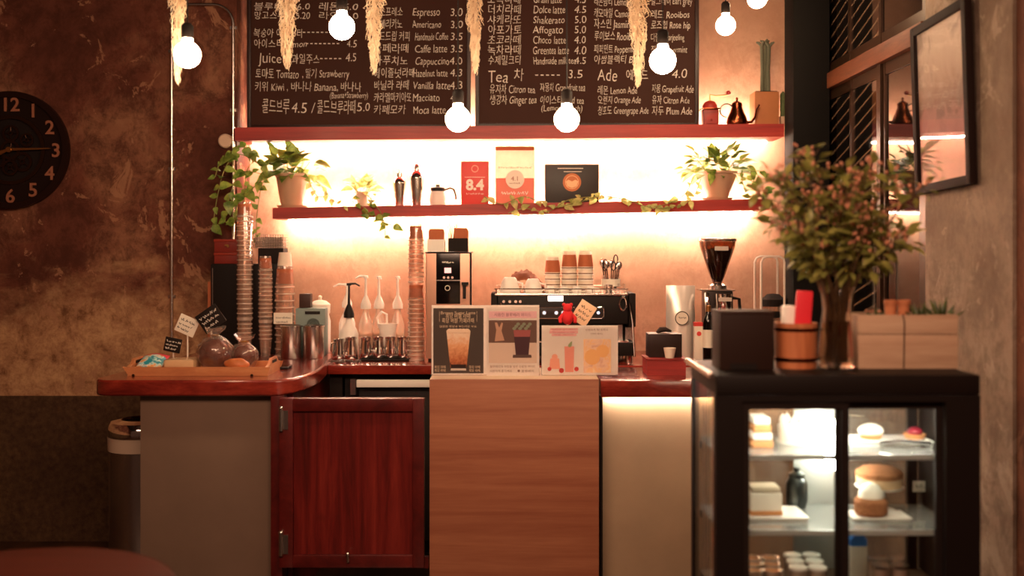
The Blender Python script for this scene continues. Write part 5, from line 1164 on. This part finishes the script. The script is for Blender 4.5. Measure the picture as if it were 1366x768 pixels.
price_sign('larger black sign on a stick tilting beside the black cabinet', 281, 425, (.105, .09), -35, M_BLKM, M_CHALKW, D=4.52, seed=9)

# ------------------------------------------------------------ on top of the cake fridge
z = FT+.001; D = 3.0
x0, x1 = X(960, D), X(1033, D)
r = thing('black_box', 'square dark brown box on the left end of the cake fridge', 'box', ((x0+x1)/2, D+.06, z))
MB().box(x0, x1, D, D+.12, z, Z(419, D), .003).build('box', mat('dark_brown_box', '#241109', .6, spec=.3), r)
MB().box(x0-.001, x1+.001, D-.001, D+.121, Z(419, D)+.0003, Z(415, D), .002).build('lid', mat('dark_brown_lid', '#2c160c', .6, spec=.3), r)
MB().box(x0+.03, x1-.05, D-.0018, D-.0003, z+.002, z+.02).build('slot', M_BLK, r)
D = 3.08; x = X(1061.5, D); rr = .060
r = thing('wooden_tub', 'small banded wooden tub on the cake fridge beside the black box', 'tub', (x, D, z)); h = Z(430, D)-z
MB().lathe([(0, 0), (rr*.97, 0), (rr, h*.5), (rr*1.02, h), (rr*.9, h), (rr*.88, .01), (0, .01)], (x, D, z), 36).build('tub', wood('tub_wood', '#a85c38', '#c47a4e', '#d48c5c', (9, 9, .6), .5, .2, 3), r)
for hh in (.2, .86): MB().lathe([(rr*1.005, h*hh-.005), (rr*1.03, h*hh-.005), (rr*1.035, h*hh+.005), (rr*1.012, h*hh+.005)], (x, D, z), 36).build('band', M_COPPER, r)
zi = z+.0108
q = MB().cbox((x-.018, D+.01, zi+.085), (.036, .05, .17), .008).build('napkin_stack', M_WHITE, None, (x-.018, D+.01, zi)); tag(q, 'folded white napkins standing in the wooden tub', 'napkin')
xa = X(1066, D); tm = rotY((xa, D, zi+.1), 4)
q = thing('red_card_case', 'bright red slim case standing in the wooden tub', 'case', (xa, D-.02, zi))
MB(tm).box(xa-.022, xa+.026, D-.03, D-.018, zi+.004, Z(387, D), .005).build('case', mat('bright_red', '#e0303c', .4), q)
# vase, branches
D = 3.07; x = X(1116, D); zr = Z(382, D)
r = thing('glass_vase', 'clear glass vase holding leafy berry branches on the cake fridge', 'vase', (x, D, z)); h = zr-z
MB().lathe([(0, 0), (.048, 0), (.056, .01), (.057, .03), (.047, h*.5), (.040, h*.72), (.044, h*.9), (.053, h), (.050, h), (.040, h*.9), (.036, h*.72), (.043, h*.5), (.051, .03), (.044, .012), (0, .012)], (x, D, z), 36).build('glass', mat('vase_glass', '#f4ece4', .02, trans=1., ior=1.45), r)
MB().lathe([(0, .0135), (.0425, .0135), (.050, .03), (.0425, h*.5), (.0385, h*.58), (0, h*.58)], (x, D, z), 32).build('water', mat('vase_water', '#e8dccc', .02, trans=1., ior=1.33), r)
M_HL = leafmat('branch_leaf', '#666c30', '#a8a256', .35); M_HB = mat('orange_berry', '#c08062', .5, var=.25, vscale=50); M_HS = mat('branch_stem', '#5a4024', .6)
g = random.Random(21)
bq = thing('bouquet', 'bushy bouquet of leafy berry branches standing in the glass vase', 'bouquet', (x, D, z+.02))
for i in range(24):
    a = i*2.4 + g.uniform(-.3, .3); rad = .05 + .145*math.sqrt((i+.6)/22)
    top = Vector((x + rad*1.28*math.cos(a), D + rad*.75*math.sin(a), zr + g.uniform(.14, .44)*(1.2 - rad*2.6) + .02))
    base = Vector((x + .018*math.cos(a), D + .018*math.sin(a), z+.02)); neck = Vector((x + .026*math.cos(a+.6), D + .026*math.sin(a+.6), zr-.05))
    mid = neck.lerp(top, .5) + Vector((0, 0, .04)); pts = [base, neck, neck.lerp(mid, .5)+Vector((0, 0, .012)), mid, mid.lerp(top, .55)+Vector((0, 0, .012)), top]
    st = MB(); st.tube(pts, [.003, .003, .0026, .0024, .002, .0012], 6); lf = MB(); be = MB()
    for k in range(34):
        t_ = k/33; seg = t_*2.99; sI = int(seg); p = pts[2+sI].lerp(pts[min(5, 3+sI)], seg-sI)
        d = Vector((g.uniform(-1, 1), g.uniform(-1, 1), g.uniform(-.5, .8))).normalized(); off = d*g.uniform(.0, .05); l = g.uniform(.030, .056)
        if off.length > .02: st.tube([p, p+off], .0012, 4, False)
        lf.leaf(p+off, d, l, l*.55, (g.uniform(-.5, .5), g.uniform(-.8, .2), 1), .3, .25, False)
        if k % 2 == 0 and t_ > .2:
            dd = Vector((g.uniform(-1, 1), g.uniform(-1, .6), g.uniform(.1, 1))).normalized(); e = p + dd*g.uniform(.02, .05); st.tube([p, e], .001, 4, False)
            for b in range(g.randint(1, 3)): be.ball(e+Vector((g.uniform(-.008, .008), g.uniform(-.008, .008), g.uniform(-.006, .01))), g.uniform(.0032, .0056), sz=1.35, seg=8, rings=6)
    q = st.build('branch', M_HS, bq); lf.build('leaves', M_HL, q); be.build('berries', M_HB, q)
# planter crate
D = 3.04; x0, x1 = X(1145, D), 1.292; zt = Z(420, D)
r = thing('planter_crate', 'pale wooden crate of small succulents on the right end of the cake fridge', 'planter', ((x0+x1)/2, D+.07, z))
M_PALE = wood('pale_crate', '#a8846a', '#c0a084', '#ccae92', (.6, 3, 7), .7, 0., 2.5)
zm = Z(446, D)
m = MB().box(x0, x1, D, D+.012, z, zm-.001, .001).box(x0, x1, D, D+.012, zm+.001, zt, .001).box(x0, x1, D+.128, D+.14, z, zt).box(x0, x0+.012, D+.0121, D+.1279, z, zt).box(x1-.012, x1, D+.0121, D+.1279, z, zt).box(x0+.0121, x1-.0121, D+.0121, D+.1279, z, z+.01)
m.build('boards', M_PALE, r)
MB().box(x0+.0125, x1-.0125, D+.0125, D+.1275, z+.011, zt-.045).build('soil', M_SOIL, r)
MB().tube([(X(1205, D), D-.003, z+.001), (X(1205, D)+.002, D-.003, zt-.02), (X(1204, D), D-.002, zt+.003)], .0016, 5).build('string', M_IRON, r)
zs = zt-.0445
for k, (p, dy, lb) in enumerate(((1188, .045, 'left of two small terracotta pots in the pale crate'), (1205, .05, 'right of two small terracotta pots in the pale crate'))):
    xx = X(p, D+dy); q = thing('terracotta_pot', lb, 'pot', (xx, D+dy, zs)); hh = Z(400, D+dy)-zs
    MB().lathe([(0, 0), (.014, 0), (.017, hh-.012), (.0195, hh-.012), (.0195, hh), (.016, hh), (.014, hh-.012), (0, hh-.014)], (xx, D+dy, zs), 20).build('pot', mat('terracotta', '#c07850', .7), q)
    MB().lathe([(0, 0), (.0135, 0), (0, .002)], (xx, D+dy, zs+hh-.0135), 16).build('soil', M_SOIL, q)
M_SUC = leafmat('succulent_leaf', '#3e4a28', '#6a7440', .15)
for k, (p, dy, n, L, lb) in enumerate(((1165, .06, 18, .05, 'red-tipped rosette succulent at the left end of the pale crate'), (1228, .06, 16, .085, 'spiky aloe right of the terracotta pots in the pale crate'), (1256, .07, 18, .10, 'tall spiky aloe at the right end of the pale crate'), (1178, .095, 14, .07, 'dark succulent behind the left terracotta pot in the pale crate'))):
    xx = X(p, D+dy); q = thing('succulent', lb, 'succulent', (xx, D+dy, zs)); m = MB()
    for i in range(n):
        a = i*2.4; e = 1.35 - .95*i/n; d = Vector((math.cos(a)*math.cos(e), math.sin(a)*math.cos(e), math.sin(e))); b = Vector((xx, D+dy, zs+.003)); l = L*(.75+.3*((i*7) % 5)/5)
        m.tube([b+d*.004, b+d*l*.4+Vector((0, 0, .004)), b+d*l*.75+Vector((0, 0, .002)), b+d*l], [.005, .0055, .004, .0008], 6)
    m.build('leaves', M_SUC, q); MB().cyl((xx, D+dy, zs), .009, .008, 8).build('stem', M_STEM, q)
    if k == 0: m = MB(); [m.ball((xx+.02*math.cos(i*1.3), D+dy+.02*math.sin(i*1.3), zs+.052), .004, seg=6, rings=5) for i in range(5)]; m.build('red_tips', M_HB, q)

# ------------------------------------------------------------ cakes in the fridge
M_PLATE = mat('plate_white', '#e8e4dc', .3); M_SPONGE = mat('sponge', '#c88a58', .8, var=.2, vscale=60); M_CREAMW = mat('whipped_cream', '#f2e8d8', .6); M_CRUMB = mat('crumble', '#a86c44', .9, var=.4, vscale=120, bump=1.)
M_DARKM = mat('dark_metal', '#4a4e4c', .3, .9)
def slab(x0, x1, y0, y1, z, th, name, label):
    r = thing(name, label, 'plate' if 'plate' in name or 'board' in name else 'tray', ((x0+x1)/2, (y0+y1)/2, z)); MB().box(x0, x1, y0, y1, z, z+th, .002).build('plate', M_PLATE, r)
    MB().box(x0-.004, x1+.004, y0-.004, y1+.004, z+th+.0003, z+th+.004, .0015).build('rim', M_PLATE, r); return z+th+.0045
A = 3.06
# upper rack shelf
z = SH1+.0006
x0, x1 = X(1000, A)+.008, X(1032, A)
q = thing('layer_cake', 'stacked brown and cream cake slice at the upper shelf of the fridge', 'cake', ((x0+x1)/2, A+.05, z))
for k in range(4): MB().box(x0+.002*k, x1-.003*k, A+.0, A+.09, z+.022*k+.0005*k, z+.022*k+.021+.0005*k, .004).build('sponge_layer' if k % 2 == 0 else 'cream_layer', M_SPONGE if k % 2 == 0 else M_CREAMW, q)
x = X(1062, A); q = thing('cream_cake', 'white round cream cake on the upper fridge shelf beside the door bar', 'cake', (x+.03, A+.08, z))
MB().cyl((x+.03, A+.10, z), .062, .006, 28).build('cake_board', M_PLATE, q)
MB().lathe([(0, .0065), (.055, .0065), (.057, .05), (.05, .06), (0, .064)], (x+.03, A+.10, z), 28).build('cake', M_CREAMW, q)
m = MB()
for k in range(9): m.lathe([(.012, 0), (.009, .012), (0, .024)], (x+.03+.042*math.cos(k*.7), A+.10+.042*math.sin(k*.7), z+.061), 10)
m.build('cream_rosettes', M_CREAMW, q)
zp = slab(X(1140, A), X(1248, A), A+.02, A+.13, z, .012, 'serving_tray', 'long grey serving tray on the right of the upper fridge shelf')
x = X(1163, A+.06); q = thing('cream_bun', 'white cream bun on the long serving tray in the fridge', 'bun', (x, A+.07, zp))
MB().ball((x, A+.07, zp+.022), .028, 1.35, 1, .78, 20, 12).build('cream', M_CREAMW, q); MB().lathe([(0, 0), (.03, 0), (.034, .012), (0, .014)], (x, A+.07, zp), 20).build('bun', M_SPONGE, q)
x = X(1222, A+.06); q = thing('berry_tart', 'red berry tart at the right of the upper fridge shelf', 'tart', (x, A+.07, zp))
MB().lathe([(0, 0), (.026, 0), (.032, .014), (.029, .014), (0, .012)], (x, A+.07, zp), 20).build('crust', M_SPONGE, q)
MB().ball((x, A+.07, zp+.02), .022, 1, 1, .6, 16, 10).build('berry_topping', mat('berry_red', '#8a2030', .3), q)
q = MB().tube([(X(1175, A), A+.012, z+.012), (X(1200, A), A+.006, z+.02), (X(1225, A), A+.006, z+.016), (X(1243, A), A+.012, z+.008)], [.006, .005, .005, .010], 8).build('cake_tongs', M_CHROME, None, (X(1205, A), A+.01, z)); tag(q, 'steel tongs lying before the long tray in the fridge', 'tongs')
# middle shelf
z = SH2+.0006
zp = slab(X(1000, A)+.006, X(1078, A), A, A+.14, z, .006, 'cake_board', 'square white cake board on the left of the middle fridge shelf')
x0, x1 = X(1004, A), X(1046, A)
q = thing('cheesecake', 'white square cake on the cake board in the fridge', 'cake', ((x0+x1)/2, A+.06, zp)); MB().box(x0, x1, A+.02, A+.10, zp, zp+.065, .006).build('cake', M_CREAMW, q); MB().box(x0+.004, x1-.004, A+.024, A+.096, zp+.0655, zp+.082, .005).build('topping', mat('white_choc', '#e0ccb0', .6, bump=.5, vscale=70), q)
MB().box(x0-.001, x1+.001, A+.019, A+.101, zp, zp+.014, .002).build('base', M_SPONGE, q)
x = X(1070, A+.11); q = thing('grey_jug', 'small dark grey lidded jar behind the cake board in the fridge', 'jar', (x, A+.17, z))
MB().lathe([(0, 0), (.028, 0), (.033, .02), (.033, .075), (.024, .09), (0, .09)], (x, A+.17, z), 20).build('jar', M_DARKM, q); MB().lathe([(.025, .0905), (.025, .102), (.008, .11), (.010, .12), (0, .122)], (x, A+.17, z), 16).build('lid', M_DARKM, q)
zp = slab(X(1140, A), X(1215, A), A, A+.09, z, .005, 'cake_plate', 'white plate under the cupcake on the middle fridge shelf')
x = X(1163, A+.03); q = thing('cream_cupcake', 'brown cupcake with a cream dome on the white plate in the fridge', 'cupcake', (x, A+.04, zp))
MB().lathe([(0, 0), (.038, 0)] + [(.046+.002*(k % 2), .006+.006*k) for k in range(7)] + [(.04, .05), (0, .052)], (x, A+.04, zp), 24).build('cake', M_CRUMB, q)
MB().lathe([(.036, .051), (.034, .068), (.024, .085), (.01, .093), (0, .094)], (x, A+.04, zp), 20).build('cream_dome', M_CREAMW, q)
x0, x1 = X(1136, 3.2), X(1208, 3.2)
q = thing('crumble_cake', 'crumble-topped cake on a tall foot at the rear of the fridge', 'cake', ((x0+x1)/2, 3.2, z))
MB().lathe([(0, 0), (.05, 0), (.02, .008), (.016, .06), (.07, .068), (.072, .072), (0, .072)], ((x0+x1)/2, 3.195, z), 28).build('cake_foot', M_PLATE, q)
MB().lathe([(0, .0725), (.066, .0725), (.068, .10), (0, .10)], ((x0+x1)/2, 3.195, z), 28).build('sponge', mat('pale_sponge', '#d8b088', .8), q)
m = MB(); m.lathe([(.068, .1005), (.069, .115), (.05, .128), (0, .132)], ((x0+x1)/2, 3.195, z), 40)
for v in m.bm.verts: v.co += Vector((noise.noise(v.co*110), noise.noise(v.co*110+Vector((3, 0, 0))), 0))*.004
m.build('crumble', M_CRUMB, q)
x = X(1228, 3.24); q = thing('price_tag', 'pale price tag clipped at the right rear of the middle fridge shelf', 'tag', (x, 3.235, z)); MB().box(x-.026, x+.026, 3.232, 3.235, Z(655, 3.24), Z(641, 3.24)).build('card', M_CREAM, q); MB().box(x-.004, x+.004, 3.2355, 3.24, z, Z(648, 3.24)).build('clip', M_STEEL, q)
m = MB(); m.scrawl(x-.018, Z(650, 3.24), .034, .012, 3.2314, .0008, None, 3); m.build('handwriting', M_INK, q)
# floor of the fridge: jars and cups in rows
z = .5006
def dessert(label, px, D, cc, group, cap, xx=None):
    x = X(px, D) if xx is None else xx; q = thing('dessert_cup', label, 'dessert', (x, D, z), group)
    MB().lathe([(0, .02), (.021, .02), (.024, .095), (0, .096)], (x, D, z-.02), 18).build('pudding', cc, q)
    MB().lathe([(.0215, 0), (.025, .078), (.0262, .08), (.0215, .0795)], (x, D, z), 18).build('cup', M_CUPR, q)
    if cap: MB().lathe([(.0265, .0805), (.0265, .088), (0, .09)], (x, D, z), 18).build('lid', cap, q)
M_PUD = mat('caramel', '#b8763c', .35, var=.3, vscale=60)
dup_src = None
for row, (DD, n) in enumerate(((3.0, 2), (3.06, 2), (3.12, 2))):
    for k in range(n): dessert('caramel-coloured dessert cup at the left on the fridge floor', 0, DD, M_PUD, 'caramel dessert cups', None, .688+.056*k+.012*row)
for row, DD in enumerate((3.0, 3.06, 3.12)):
    for k in range(2): dessert('white-lidded yogurt cup beside the caramel cups on the fridge floor', 0, DD, M_CREAMW, 'white-lidded yogurt cups', M_PLATE, .818+.056*k+.008*row)
for row, DD in enumerate((3.02, 3.085)):
    for k in range(2): dessert('pale-lidded pudding cup at the right on the fridge floor', 0, DD, M_SPONGE, 'pale-lidded pudding cups', M_STEEL, 1.06+.056*k+.01*row)
x = X(1152, 3.1); q = thing('blue_carton', 'small blue-topped milk carton on the fridge floor behind the door bar', 'carton', (x, 3.16, z))
MB().box(x-.024, x+.024, 3.14, 3.19, z, z+.105, .002).build('carton', M_CREAMW, q); MB().prism([(x-.024, z+.1055), (x+.024, z+.1055), (x+.024, z+.125), (x+.004, z+.15), (x-.004, z+.15), (x-.024, z+.125)], 3.14, 3.19).build('blue_top', mat('carton_blue', '#3070c0', .5), q)
